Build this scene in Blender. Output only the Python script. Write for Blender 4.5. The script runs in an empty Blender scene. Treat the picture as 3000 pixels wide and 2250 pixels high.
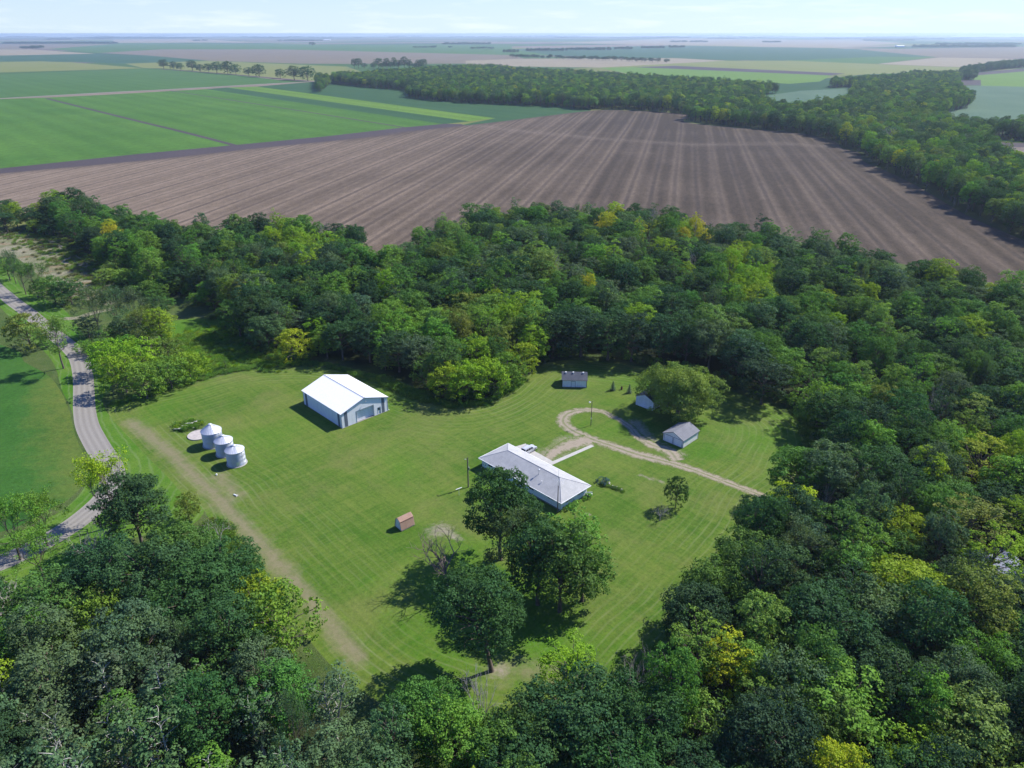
import bpy, math, random
import numpy as np
from mathutils import Vector, Matrix
from mathutils.geometry import delaunay_2d_cdt

# ------------------------------------------------------------------ camera, sky, sun, exposure
SC = bpy.context.scene
COL = SC.collection
F_PX, HZ = 2150.0, 98.0                       # focal length in photo pixels (3000 wide), horizon row
PITCH = math.atan((1125 - HZ) / F_PX)
CP, SP = math.cos(PITCH), math.sin(PITCH)
CAM_H = 100.0
cam_d = bpy.data.cameras.new('camera')
cam_d.sensor_fit = 'HORIZONTAL'; cam_d.sensor_width = 36.0
cam_d.lens = 36.0 * F_PX / 3000.0
cam_d.clip_start = 0.5; cam_d.clip_end = 90000.0
cam = bpy.data.objects.new('camera', cam_d); COL.objects.link(cam)
cam.location = (0, 0, CAM_H); cam.rotation_euler = (math.pi / 2 - PITCH, 0, 0)
SC.camera = cam

SUN_AZ, SUN_EL = math.radians(29.5), math.radians(46.0)      # azimuth from +x towards +y
W = bpy.data.worlds.new("World"); SC.world = W; W.use_nodes = True
wt = W.node_tree; wt.nodes.clear()
sky = wt.nodes.new('ShaderNodeTexSky'); sky.sky_type = 'NISHITA'; sky.sun_disc = False
sky.sun_elevation = SUN_EL; sky.sun_rotation = math.pi / 2 - SUN_AZ
sky.altitude = 0; sky.air_density = 1.0; sky.dust_density = 0.3; sky.ozone_density = 2.5
wbg = wt.nodes.new('ShaderNodeBackground'); wbg.inputs[1].default_value = 0.054
wo = wt.nodes.new('ShaderNodeOutputWorld')
tc = wt.nodes.new('ShaderNodeTexCoord'); sz = wt.nodes.new('ShaderNodeSeparateXYZ'); wt.links.new(tc.outputs['Generated'], sz.inputs[0])
# bright milky band low over the plain, clear blue above
hb = wt.nodes.new('ShaderNodeMapRange'); hb.interpolation_type = 'SMOOTHSTEP'
for q, v in zip((1, 2, 3, 4), (0.0, .17, .95, 0)): hb.inputs[q].default_value = v
wt.links.new(sz.outputs[2], hb.inputs[0])
hx_ = wt.nodes.new('ShaderNodeMapRange')
for q, v in zip((1, 2, 3, 4), (-.6, .6, 0, 1)): hx_.inputs[q].default_value = v
wt.links.new(sz.outputs[0], hx_.inputs[0])
hc_ = wt.nodes.new('ShaderNodeMixRGB'); hc_.inputs[1].default_value = (8.8, 10.6, 12.0, 1); hc_.inputs[2].default_value = (10.6, 12.6, 13.2, 1); wt.links.new(hx_.outputs[0], hc_.inputs[0])
zen = wt.nodes.new('ShaderNodeMixRGB'); zen.blend_type = 'MULTIPLY'; zen.inputs[0].default_value = 1; zen.inputs[2].default_value = (.50, 1.15, 2.5, 1); wt.links.new(sky.outputs[0], zen.inputs[1])
sm = wt.nodes.new('ShaderNodeMixRGB'); wt.links.new(hb.outputs[0], sm.inputs[0]); wt.links.new(zen.outputs[0], sm.inputs[1]); wt.links.new(hc_.outputs[0], sm.inputs[2])
# thin cloud wisps low in the sky
mp = wt.nodes.new('ShaderNodeMapping'); mp.inputs['Scale'].default_value = (6.0, 6.0, 55.0)
wn = wt.nodes.new('ShaderNodeTexNoise'); wn.inputs['Scale'].default_value = 1.7; wn.inputs['Detail'].default_value = 8; wn.inputs['Roughness'].default_value = .62
wr = wt.nodes.new('ShaderNodeMapRange'); wr.inputs[1].default_value = .50; wr.inputs[2].default_value = .82; wr.inputs[3].default_value = 0; wr.inputs[4].default_value = .55
wm = wt.nodes.new('ShaderNodeMixRGB'); wm.inputs[2].default_value = (13.2, 14.0, 14.4, 1)
wt.links.new(tc.outputs['Generated'], mp.inputs[0]); wt.links.new(mp.outputs[0], wn.inputs['Vector'])
wt.links.new(wn.outputs['Fac'], wr.inputs[0]); wt.links.new(wr.outputs[0], wm.inputs[0])
wt.links.new(sm.outputs[0], wm.inputs[1]); wt.links.new(wm.outputs[0], wbg.inputs[0])
wt.links.new(wbg.outputs[0], wo.inputs[0])
sun_d = bpy.data.lights.new('sun', 'SUN'); sun_d.energy = 5.0; sun_d.angle = math.radians(0.53); sun_d.color = (1.0, 0.955, 0.88)
sun = bpy.data.objects.new('sun', sun_d); COL.objects.link(sun)
SUNV = Vector((math.cos(SUN_AZ) * math.cos(SUN_EL), math.sin(SUN_AZ) * math.cos(SUN_EL), math.sin(SUN_EL)))
sun.rotation_euler = SUNV.to_track_quat('Z', 'Y').to_euler(); sun.location = (60, 60, 90)
SC.view_settings.view_transform = 'Standard'; SC.view_settings.look = 'None'
SC.view_settings.exposure = 0.62; SC.view_settings.gamma = 1.0
try:
    cy = SC.cycles
    cy.max_bounces = 5; cy.diffuse_bounces = 2; cy.glossy_bounces = 2; cy.transmission_bounces = 3
    cy.transparent_max_bounces = 8; cy.volume_bounces = 0; cy.use_denoising = True; cy.denoiser = 'OPENIMAGEDENOISE'; cy.denoising_input_passes = 'RGB_ALBEDO_NORMAL'; cy.denoising_prefilter = 'ACCURATE'
    cy.caustics_reflective = False; cy.caustics_refractive = False
    cy.sample_clamp_indirect = 4.0
except Exception:
    pass

# ------------------------------------------------------------------ helpers
def G(px, py, h=0.0):
    """point of the world at height h seen at pixel (px, py) of the 3000 x 2250 photograph"""
    xd, yd = (px - 1500) / F_PX, (py - 1125) / F_PX
    t = (CAM_H - h) / (SP + yd * CP)
    return (xd * t, (CP - yd * SP) * t)
def A(x, y, h=0.0): return G(x / 1.4747, y / 1.4747, h)           # crops used while measuring
def B(x, y, h=0.0): return G(1500 + x / 1.4747, y / 1.4747, h)
def D(x, y, h=0.0): return G(x * 1.3562, y * 1.3562, h)
def C1(x, y, h=0.0): return G(1000 + x / 1.106, 280 + y / 1.106, h)
def C3(x, y, h=0.0): return G(x / 2.458, 550 + y / 2.458, h)
def C6(x, y, h=0.0): return G(x / 2.458, 1200 + y / 2.458, h)
def C5(x, y, h=0.0): return G(1500 + x / 2.458, 1000 + y / 2.458, h)
def PR(x, y, z):
    """world -> photo pixel and depth"""
    zc = y * CP + (CAM_H - z) * SP
    yc = (CAM_H - z) * CP - y * SP
    return 1500 + F_PX * x / zc, 1125 + F_PX * yc / zc, zc
def catmull(pts, n=6, closed=True):
    P = [np.array(p, float) for p in pts]; out = []; m = len(P)
    rng = range(m) if closed else range(m - 1)
    for i in rng:
        if closed: p0, p1, p2, p3 = P[i - 1], P[i], P[(i + 1) % m], P[(i + 2) % m]
        else: p0, p1, p2, p3 = P[max(i - 1, 0)], P[i], P[i + 1], P[min(i + 2, m - 1)]
        for k in range(n):
            t = k / n
            out.append(tuple(.5 * ((2 * p1) + (-p0 + p2) * t + (2 * p0 - 5 * p1 + 4 * p2 - p3) * t * t + (-p0 + 3 * p1 - 3 * p2 + p3) * t ** 3)))
    if not closed: out.append(tuple(P[-1]))
    return out
def pdist(X, Y, line, closed=False):
    """distance of points to a polyline"""
    L = np.array(line, float)
    if closed: L = np.vstack([L, L[:1]])
    best = np.full(X.shape, 1e9)
    for a, b in zip(L[:-1], L[1:]):
        d = b - a; q = d @ d + 1e-9
        t = np.clip(((X - a[0]) * d[0] + (Y - a[1]) * d[1]) / q, 0, 1)
        best = np.minimum(best, np.hypot(X - a[0] - t * d[0], Y - a[1] - t * d[1]))
    return best
def inside(X, Y, poly):
    P = np.array(poly, float); r = np.zeros(X.shape, bool); j = len(P) - 1
    for i in range(len(P)):
        xi, yi, xj, yj = P[i][0], P[i][1], P[j][0], P[j][1]
        with np.errstate(divide='ignore', invalid='ignore'):
            c = ((yi > Y) != (yj > Y)) & (X < (xj - xi) * (Y - yi) / (yj - yi + 1e-12) + xi)
        r ^= c; j = i
    return r
def tag(o, label=None, cat=None, group=None, kind=None):
    if label: o['label'] = label
    if cat: o['category'] = cat
    if group: o['group'] = group
    if kind: o['kind'] = kind
    return o
def empty(name, loc=(0, 0, 0), rz=0.0, label=None, cat=None, group=None):
    o = bpy.data.objects.new(name, None); COL.objects.link(o)
    o.location = loc; o.rotation_euler = (0, 0, rz); o.empty_display_size = .5
    return tag(o, label, cat, group)
def mesh_np(name, V, Fv, Fn, mats, mi=None, attrs=None, smooth=False):
    """V (n,3); Fv flat loop vertex indices; Fn loops per face"""
    me = bpy.data.meshes.new(name)
    me.vertices.add(len(V)); me.vertices.foreach_set('co', np.asarray(V, np.float32).ravel())
    me.loops.add(len(Fv)); me.loops.foreach_set('vertex_index', np.asarray(Fv, np.int32))
    st = np.concatenate([[0], np.cumsum(Fn)[:-1]]).astype(np.int32)
    me.polygons.add(len(Fn)); me.polygons.foreach_set('loop_start', st); me.polygons.foreach_set('loop_total', np.asarray(Fn, np.int32))
    for m in mats: me.materials.append(m)
    if mi is not None: me.polygons.foreach_set('material_index', np.asarray(mi, np.int32))
    if smooth: me.polygons.foreach_set('use_smooth', np.ones(len(Fn), bool))
    for k, (typ, arr) in (attrs or {}).items():
        a = me.attributes.new(k, typ, 'POINT')
        if typ == 'FLOAT': a.data.foreach_set('value', np.asarray(arr, np.float32))
        else: a.data.foreach_set('vector', np.asarray(arr, np.float32).ravel())
    me.update(calc_edges=True)
    return me
def link(name, me, parent=None):
    o = bpy.data.objects.new(name, me); COL.objects.link(o)
    if parent is not None: o.parent = parent
    return o
class MB:
    """collects shapes and links them as one mesh object"""
    def __init__(s): s.v = []; s.f = []
    def add(s, vs, fs):
        n = len(s.v); s.v += [tuple(v) for v in vs]; s.f += [tuple(n + i for i in f) for f in fs]; return s
    def box(s, x0, y0, z0, x1, y1, z1):
        return s.add([(x0, y0, z0), (x1, y0, z0), (x1, y1, z0), (x0, y1, z0), (x0, y0, z1), (x1, y0, z1), (x1, y1, z1), (x0, y1, z1)],
                     [(3, 2, 1, 0), (4, 5, 6, 7), (0, 1, 5, 4), (1, 2, 6, 5), (2, 3, 7, 6), (3, 0, 4, 7)])
    def slab(s, quad, t):
        """a quad (4 points, counter-clockwise from above) thickened downwards by t"""
        q = [Vector(p) for p in quad]; n = (q[1] - q[0]).cross(q[-1] - q[0]).normalized() * t
        m = len(q); vs = q + [p - n for p in q]
        fs = [tuple(range(m)), tuple(range(2 * m - 1, m - 1, -1))] + [(i, i + m, (i + 1) % m + m, (i + 1) % m) for i in range(m)]
        fs = [fs[0], fs[1]] + [(i, m + i, m + (i + 1) % m, (i + 1) % m) for i in range(m)]
        return s.add(vs, fs)
    def tube(s, pts, rads, n=8, cap=True):
        P = [Vector(p) for p in pts]; base = len(s.v); up = Vector((0, 0, 1))
        for i, p in enumerate(P):
            d = (P[min(i + 1, len(P) - 1)] - P[max(i - 1, 0)]).normalized()
            a = d.cross(up if abs(d.z) < .95 else Vector((1, 0, 0))).normalized(); b = d.cross(a)
            for k in range(n):
                t = 2 * math.pi * k / n; s.v.append(tuple(p + (a * math.cos(t) + b * math.sin(t)) * rads[i]))
        for i in range(len(P) - 1):
            for k in range(n):
                s.f.append((base + i * n + k, base + i * n + (k + 1) % n, base + (i + 1) * n + (k + 1) % n, base + (i + 1) * n + k))
        if cap:
            s.f.append(tuple(base + k for k in range(n))[::-1]); s.f.append(tuple(base + (len(P) - 1) * n + k for k in range(n)))
        return s
    def lathe(s, prof, n=32, c=(0, 0)):
        base = len(s.v)
        for r, z in prof:
            for k in range(n):
                t = 2 * math.pi * k / n; s.v.append((c[0] + r * math.cos(t), c[1] + r * math.sin(t), z))
        for i in range(len(prof) - 1):
            for k in range(n):
                s.f.append((base + i * n + k, base + i * n + (k + 1) % n, base + (i + 1) * n + (k + 1) % n, base + (i + 1) * n + k))
        return s
    def mesh(s, name, mat, smooth=False):
        me = bpy.data.meshes.new(name); me.from_pydata(s.v, [], s.f); me.materials.append(mat)
        if smooth: me.polygons.foreach_set('use_smooth', np.ones(len(me.polygons), bool))
        me.update(); return me
    def build(s, name, mat, parent=None, smooth=False): return link(name, s.mesh(name, mat, smooth), parent)

# ------------------------------------------------------------------ materials
class NT:
    def __init__(s, name, rough=.9, spec=.2):
        s.m = bpy.data.materials.new(name); s.m.use_nodes = True; s.t = s.m.node_tree; s.n = s.t.nodes
        s.b = s.n['Principled BSDF']; s.b.inputs['Roughness'].default_value = rough
        s.b.inputs['Specular IOR Level'].default_value = spec
    def N(s, typ, **kw):
        n = s.n.new(typ)
        for k, v in kw.items(): setattr(n, k, v)
        return n
    def L(s, a, b): s.t.links.new(a, b)
    def pos(s):
        if not hasattr(s, '_p'): s._p = s.N('ShaderNodeNewGeometry').outputs['Position']
        return s._p
    def objc(s):
        return s.N('ShaderNodeTexCoord').outputs['Object']
    def mapping(s, src, scale=(1, 1, 1), rz=0.0, loc=(0, 0, 0)):
        m = s.N('ShaderNodeMapping'); m.inputs['Scale'].default_value = scale; m.inputs['Rotation'].default_value = (0, 0, rz); m.inputs['Location'].default_value = loc
        m.vector_type = 'POINT'; s.L(src, m.inputs[0]); return m.outputs[0]
    def rot(s, src, rz):
        return s.mapping(src, rz=rz)
    def noise(s, src, scale, detail=3, rough=.55, dist=0.0):
        n = s.N('ShaderNodeTexNoise'); n.inputs['Scale'].default_value = scale; n.inputs['Detail'].default_value = detail
        n.inputs['Roughness'].default_value = rough; n.inputs['Distortion'].default_value = dist; s.L(src, n.inputs['Vector']); return n.outputs['Fac']
    def rng(s, src, a, b, c=0.0, d=1.0):
        n = s.N('ShaderNodeMapRange'); s.L(src, n.inputs[0])
        for i, v in zip((1, 2, 3, 4), (a, b, c, d)): n.inputs[i].default_value = v
        return n.outputs[0]
    def math(s, op, a, b=None, c=None):
        n = s.N('ShaderNodeMath', operation=op)
        for i, v in enumerate((a, b, c)):
            if v is None: continue
            if isinstance(v, (int, float)): n.inputs[i].default_value = v
            else: s.L(v, n.inputs[i])
        return n.outputs[0]
    def mix(s, fac, a, b, typ='MIX'):
        n = s.N('ShaderNodeMixRGB', blend_type=typ)
        for i, v in enumerate((fac, a, b)):
            if isinstance(v, (int, float)): n.inputs[i].default_value = v
            elif isinstance(v, (tuple, list)): n.inputs[i].default_value = (*v[:3], 1)
            else: s.L(v, n.inputs[i])
        return n.outputs[0]
    def attr(s, name, out='Fac', typ='GEOMETRY'):
        n = s.N('ShaderNodeAttribute', attribute_name=name, attribute_type=typ); return n.outputs[out]
    def color(s, c):
        if isinstance(c, (tuple, list)): s.b.inputs['Base Color'].default_value = (*c[:3], 1)
        else: s.L(c, s.b.inputs['Base Color'])
        return s
    def bump(s, h, strength=.5, dist=.1):
        n = s.N('ShaderNodeBump'); n.inputs['Strength'].default_value = strength; n.inputs['Distance'].default_value = dist
        s.L(h, n.inputs['Height']); s.L(n.outputs[0], s.b.inputs['Normal']); return s
def flat(name, c, rough=.6, spec=.3, metal=0.0, var=.12, scale=3.0):
    t = NT(name, rough, spec); n = t.noise(t.objc(), scale, 4)
    f = t.rng(n, .3, .7, 1 - var, 1 + var)
    t.color(t.mix(1.0, c, t.N_comb(f) if False else f, 'MULTIPLY')); t.b.inputs['Metallic'].default_value = metal
    return t.m
def field_mat(name, c1_, c2_, big=.006, fine=.12, row_dir=0.0, row=0.0, row_w=3.0, streak=.5, bumpy=0):
    """crop or bare soil: two tones mixed by noise stretched along the rows, plus fine grain"""
    c1 = tuple(v * .68 for v in c1_); c2 = tuple(v * .68 for v in c2_)
    t = NT(name, .95, .1); p = t.pos()
    r = t.rot(p, -row_dir)
    s1 = t.noise(t.mapping(r, (big * .25, big * 3, 1)), 1.0, 4)
    s2 = t.noise(t.mapping(r, (big, big, 1)), 1.6, 4, .6)
    s3 = t.noise(p, fine * 3, 6, .8)
    s4 = t.noise(t.mapping(r, (.002, .12, 1)), 1.0, 3, .6)
    f = t.math('ADD', t.math('MULTIPLY', s1, streak * .7), t.math('ADD', t.math('MULTIPLY', s2, 1 - streak), t.math('MULTIPLY', s4, streak * .3)))
    f = t.rng(f, .33, .67)
    c = t.mix(f, c1, c2)
    c = t.mix(1.0, c, t.rng(s3, .25, .75, .66, 1.34), 'MULTIPLY')
    if row:
        sx = t.N('ShaderNodeSeparateXYZ'); t.L(r, sx.inputs[0])
        w = t.math('SINE', t.math('MULTIPLY', sx.outputs[1], 2 * math.pi / row_w))
        c = t.mix(1.0, c, t.rng(w, -1, 1, 1 - row, 1 + row), 'MULTIPLY')
    t.color(c)
    return t.m

M = {}
GRASS_A, GRASS_B = (.044, .106, .008), (.112, .153, .026)
def lawn_nodes(t):
    """mown grass: large mottling, streaks of the mower, fine grain -> colour socket"""
    p = t.pos()
    big = t.noise(p, .035, 5, .62, .4)
    d1 = t.noise(t.mapping(t.rot(p, -math.radians(44)), (.035, .55, 1)), 1.0, 4, .6)
    d2 = t.noise(t.mapping(t.rot(p, -math.radians(134)), (.03, .45, 1)), 1.0, 4, .6)
    d3 = t.noise(t.mapping(t.rot(p, -math.radians(44)), (.10, 1.5, 1)), 1.0, 3, .6); d4 = t.noise(t.mapping(t.rot(p, -math.radians(134)), (.08, 1.2, 1)), 1.0, 3, .6)
    fine = t.noise(p, 1.3, 6, .85)
    f = t.math('ADD', t.math('MULTIPLY', big, .40), t.math('ADD', t.math('MULTIPLY', t.math('ADD', d1, d3), .15), t.math('MULTIPLY', t.math('ADD', d2, d4), .15)))
    c = t.mix(t.rng(f, .41, .58), GRASS_A, GRASS_B)
    c = t.mix(t.rng(t.noise(t.mapping(p, (1, 1, 1), loc=(31, 7, 0)), .04, 7, .72, .5), .50, .68, 0, .62), c, (.135, .142, .044))
    c = t.mix(t.rng(t.noise(t.mapping(p, (1, 1, 1), loc=(70, 37, 0)), .022, 4, .6, .4), .52, .68, 0, .6), c, (.050, .150, .006))
    c = t.mix(1.0, c, t.rng(fine, .25, .75, .62, 1.38), 'MULTIPLY')
    return c, fine
def mk_lawn():
    t = NT('mown_grass', .95, .12); c, fine = lawn_nodes(t)
    ed = t.attr('edge'); p = t.pos()
    wob = t.math('ADD', ed, t.math('MULTIPLY', t.noise(p, .08, 2), 1.2))
    s = t.math('SINE', t.math('MULTIPLY', wob, 2 * math.pi / 1.75))
    thin = t.rng(s, .55, 1.0, 0, 1)                                        # thin pale line left by each pass
    amt = t.math('MULTIPLY', t.rng(ed, 6, 30, 1, 0.0), t.rng(t.noise(t.mapping(p, loc=(9, 3, 0)), .04, 5, .7), .42, .62, .08, 1))
    c = t.mix(t.math('MULTIPLY', t.math('MULTIPLY', thin, amt), .55), c, (.17, .20, .085))
    s2 = t.math('SINE', t.math('MULTIPLY', wob, 2 * math.pi / 3.5))
    c = t.mix(1.0, c, t.mix(amt, (1, 1, 1), t.rng(s2, -1, 1, .90, 1.10)), 'MULTIPLY')
    dry = t.attr('dry'); dn = t.noise(p, .35, 5, .7)
    dd = t.rng(t.math('ADD', dry, t.math('MULTIPLY', t.math('SUBTRACT', dn, .5), 1.5)), .30, 1.05, 0, .8)
    c = t.mix(dd, c, t.mix(t.noise(p, 1.2, 4), (.14, .13, .062), (.24, .20, .135)))
    dirt = t.attr('dirt'); d2 = t.rng(t.math('ADD', dirt, t.math('MULTIPLY', t.math('SUBTRACT', t.noise(p, .9, 6, .8), .5), 1.6)), .30, .95)
    c = t.mix(d2, c, t.mix(t.noise(p, 2.0, 4), (.20, .165, .12), (.32, .28, .225)))
    t.color(c).bump(fine, .5, .15); return t.m
M['lawn'] = mk_lawn()
def mk_rough():
    t = NT('rough_grass', .95, .1); p = t.pos()
    a = t.noise(p, .06, 6, .7, .5); b = t.noise(t.mapping(p, loc=(50, 0, 0)), .5, 6, .75); e = t.noise(p, 2.5, 4, .8)
    c = t.mix(t.rng(a, .38, .62), (.045, .085, .016), (.085, .115, .034))
    c = t.mix(t.rng(b, .52, .75, 0, .5), c, (.135, .135, .065))
    dk = t.attr('litter'); c = t.mix(dk, c, (.022, .028, .012))  # dark litter and undergrowth colour of the wood floor
    c = t.mix(1.0, c, t.rng(e, .25, .75, .6, 1.4), 'MULTIPLY')
    t.color(c).bump(e, .8, .4); return t.m
M['rough'] = mk_rough()
def mk_verge():
    t = NT('ditch_grass', .95, .1); p = t.pos(); ed = t.attr('edge')
    e = t.noise(p, 1.6, 4, .8); st = t.noise(t.mapping(p, (.06, .06, 1)), 1, 5, .7, .5)
    w = t.noise(p, .12, 2); s = t.math('SINE', t.math('MULTIPLY', t.math('ADD', ed, t.math('MULTIPLY', w, 3)), 2.6))
    c = t.mix(t.rng(st, .35, .65), (.046, .132, .008), (.090, .160, .02))
    c = t.mix(t.rng(s, .5, 1, 0, .35), c, (.15, .20, .08))
    c = t.mix(1.0, c, t.rng(e, .25, .75, .72, 1.28), 'MULTIPLY')
    t.color(c).bump(e, .6, .2); return t.m
M['verge'] = mk_verge()
def mk_meadow():
    t = NT('wild_grass', .95, .1); p = t.pos()
    a = t.noise(p, .07, 6, .7, .7); b = t.noise(t.mapping(p, loc=(20, 9, 0)), .05, 4, .6, 1.0); e = t.noise(p, 1.5, 5, .8)
    c = t.mix(t.rng(a, .38, .62), (.12, .135, .055), (.25, .23, .16))
    c = t.mix(t.rng(b, .56, .70, 0, .75), c, (.22, .135, .075))
    c = t.mix(1.0, c, t.rng(e, .25, .75, .6, 1.35), 'MULTIPLY')
    t.color(c).bump(e, .8, .5); return t.m
M['meadow'] = mk_meadow()
def mk_soil():
    """worked field: bands 15.5 m wide running 12 degrees right of straight ahead, stubble between"""
    t = NT('tilled_soil', .97, .08); p = t.pos(); r = t.rot(p, math.radians(12.4)) ; sx = t.N('ShaderNodeSeparateXYZ'); t.L(r, sx.inputs[0])
    x = sx.outputs[0]
    wv = t.math('ADD', x, t.math('MULTIPLY', t.noise(t.mapping(r, (.003, .0012, 1)), 1, 2), 10.0))
    s1 = t.math('SINE', t.math('MULTIPLY', wv, 2 * math.pi / 15.5))
    s2 = t.math('SINE', t.math('ADD', t.math('MULTIPLY', wv, 2 * math.pi / 31.0), .9))
    s3 = t.math('SINE', t.math('MULTIPLY', wv, 2 * math.pi / 5.17))
    st = t.noise(t.mapping(r, (.35, .004, 1)), 1.0, 5, .7); st2 = t.noise(t.mapping(r, (.05, .0015, 1)), 1.0, 3, .6)
    bl = t.noise(p, .008, 5, .6, .5); fn = t.noise(p, .9, 5, .8)
    f = t.math('ADD', t.math('MULTIPLY', s1, .10), t.math('ADD', t.math('MULTIPLY', s2, .06), t.math('MULTIPLY', s3, .006)))
    f = t.math('ADD', f, t.math('ADD', t.math('MULTIPLY', st, .12), t.math('ADD', t.math('MULTIPLY', st2, .38), t.math('MULTIPLY', bl, .45))))
    lf = t.attr('pale')
    f = t.math('ADD', f, t.math('MULTIPLY', lf, .42))
    c = t.mix(t.rng(f, .30, .95), (.052, .040, .028), (.200, .153, .110))
    dk = t.rng(s1, .66, 1.0, 0, 1)                                       # wheel-track lines between passes
    c = t.mix(t.math('MULTIPLY', dk, t.rng(st2, .4, .6, .3, .7)), c, (.036, .029, .024))
    ln = t.attr('track'); c = t.mix(t.math('MULTIPLY', t.math('MULTIPLY', ln, .5), t.rng(fn, .3, .6)), c, (.17, .135, .105))
    hd = t.attr('edge'); c = t.mix(t.rng(t.math('ADD', hd, t.math('MULTIPLY', bl, 14)), 6, 24, .75, 0), c, (.072, .055, .046))
    c = t.mix(1.0, c, t.rng(fn, .25, .75, .62, 1.38), 'MULTIPLY')
    c = t.mix(1.0, c, t.rng(t.noise(t.mapping(r, (.30, .10, 1)), 1.0, 6, .8), .3, .7, .72, 1.28), 'MULTIPLY')
    t.color(c).bump(fn, .4, .3); return t.m
M['soil'] = mk_soil()
def mk_road():
    t = NT('gravel_road', .95, .15); p = t.pos(); ed = t.attr('edge')
    n1 = t.noise(p, .25, 5, .7); fn = t.noise(p, 3.5, 5, .8); u = t.math('ADD', ed, t.math('MULTIPLY', n1, .25))
    s = t.math('SINE', t.math('MULTIPLY', u, 2 * math.pi / 1.55))
    c = t.mix(t.rng(t.math('ADD', s, t.math('MULTIPLY', t.math('SUBTRACT', n1, .5), 3)), -1, 1, .1, .9), (.195, .180, .152), (.255, .238, .205))
    c = t.mix(t.rng(n1, .45, .7, 0, .4), c, (.19, .172, .152))
    c = t.mix(1.0, c, t.rng(fn, .25, .75, .8, 1.2), 'MULTIPLY')
    t.color(c).bump(fn, .3, .05); return t.m
M['road'] = mk_road()
def mk_drive():
    """gravel track: two pale wheel tracks, a grassy crown and ragged edges"""
    t = NT('driveway_gravel', .95, .1); g, fine = lawn_nodes(t); p = t.pos(); u = t.attr('across'); k = t.attr('wear')
    n1 = t.noise(p, .55, 7, .85, .5); n2 = t.noise(p, 4.0, 4, .8)
    grav = t.mix(n2, (.22, .18, .13), (.35, .30, .235))
    grav = t.mix(t.rng(n1, .55, .7, 0, .5), grav, (.15, .125, .09))
    au = t.math('ABSOLUTE', u)
    edge = t.rng(t.math('ADD', au, t.math('MULTIPLY', t.math('SUBTRACT', n1, .5), 3.0)), .35, .95, 1, 0)
    mid = t.rng(t.math('ADD', au, t.math('MULTIPLY', t.math('SUBTRACT', n1, .5), .9)), .0, .26, .85, 0)
    e = t.math('MULTIPLY', edge, t.math('SUBTRACT', 1.0, t.math('MULTIPLY', mid, k)))
    c = t.mix(e, t.mix(.25, g, (.115, .105, .055)), grav)
    t.color(c).bump(n2, .3, .05); return t.m
M['drive'] = mk_drive()
M['concrete'] = flat('concrete', (.40, .385, .35), .8, .2, var=.10, scale=1.5)
M['pad'] = flat('pad_concrete', (.40, .36, .33), .85, .2, var=.15, scale=1.2)
def mk_far():
    """the plain beyond: quarter-sections of crops, stubble and fallow"""
    t = NT('farmland', .97, .05); p = t.pos(); r = t.rot(p, math.radians(-46))
    sx = t.N('ShaderNodeSeparateXYZ'); t.L(r, sx.inputs[0])
    def cell(wx, wy, ox):
        a = t.math('FLOOR', t.math('DIVIDE', t.math('ADD', sx.outputs[0], ox), wx)); b = t.math('FLOOR', t.math('DIVIDE', sx.outputs[1], wy))
        cb = t.N('ShaderNodeCombineXYZ'); t.L(a, cb.inputs[0]); t.L(b, cb.inputs[1]); w = t.N('ShaderNodeTexWhiteNoise', noise_dimensions='3D'); t.L(cb.outputs[0], w.inputs['Vector']); return w
    w = cell(1610., 805., 300.)
    ramp = t.N('ShaderNodeValToRGB'); ramp.color_ramp.interpolation = 'CONSTANT'; el = ramp.color_ramp.elements
    cols = [(0, (.07, .15, .045)), (.28, (.25, .205, .15)), (.42, (.05, .115, .05)), (.6, (.20, .225, .07)), (.7, (.28, .24, .17)), (.8, (.075, .16, .045)), (.94, (.19, .155, .125))]
    el[0].position = 0; el[0].color = (.05, .1, .03, 1); el[1].position = cols[1][0]; el[1].color = (.18, .145, .11, 1)
    for q, c in cols[2:]: e = el.new(q); e.color = (*[v * .68 for v in c], 1)
    t.L(w.outputs['Value'], ramp.inputs[0])
    sy = t.rng(sx.outputs[1], 480, 500, 0, 1)
    near = t.mix(t.noise(p, .05, 5, .7), (.035, .048, .018), (.065, .08, .03))
    near = t.mix(1.0, near, t.rng(t.noise(p, 1.0, 4, .8), .25, .75, .6, 1.4), 'MULTIPLY')
    c = t.mix(sy, near, ramp.outputs[0])
    c = t.mix(1.0, c, t.rng(t.noise(p, .01, 6, .75), .25, .75, .85, 1.15), 'MULTIPLY')
    t.color(c); return t.m
M['far'] = mk_far()
PI = math.pi
M['crop_green'] = field_mat('young_crop', (.062, .160, .022), (.105, .225, .034), row_dir=math.radians(131.8), fine=.05, row=.06, row_w=33)
M['crop_bright'] = field_mat('bright_crop', (.12, .235, .03), (.155, .27, .04), row_dir=math.radians(131.8), fine=.05, row=.06, row_w=33)
M['soy_dark'] = field_mat('dense_crop', (.040, .105, .038), (.055, .13, .045), row_dir=math.radians(131.8), row=.04, row_w=33)
M['crop_mid'] = field_mat('mid_green_crop', (.066, .155, .032), (.09, .19, .045), row_dir=math.radians(131.8), row=.04, row_w=33)
M['grain'] = field_mat('ripening_grain', (.19, .235, .055), (.25, .26, .085), row_dir=math.radians(100))
M['blue_crop'] = field_mat('blue_green_crop', (.045, .115, .055), (.06, .14, .07), row_dir=math.radians(100))
M['teal_crop'] = field_mat('grey_green_crop', (.085, .16, .09), (.125, .205, .12), row_dir=math.radians(80))
M['fallow'] = field_mat('fallow', (.195, .165, .110), (.25, .21, .145), row_dir=math.radians(75), row=.06, row_w=40)
M['stubble'] = field_mat('stubble', (.31, .265, .17), (.37, .315, .21), row_dir=math.radians(90))
M['plough'] = field_mat('ploughed_strip', (.085, .070, .075), (.11, .09, .09), row_dir=math.radians(110))
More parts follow.
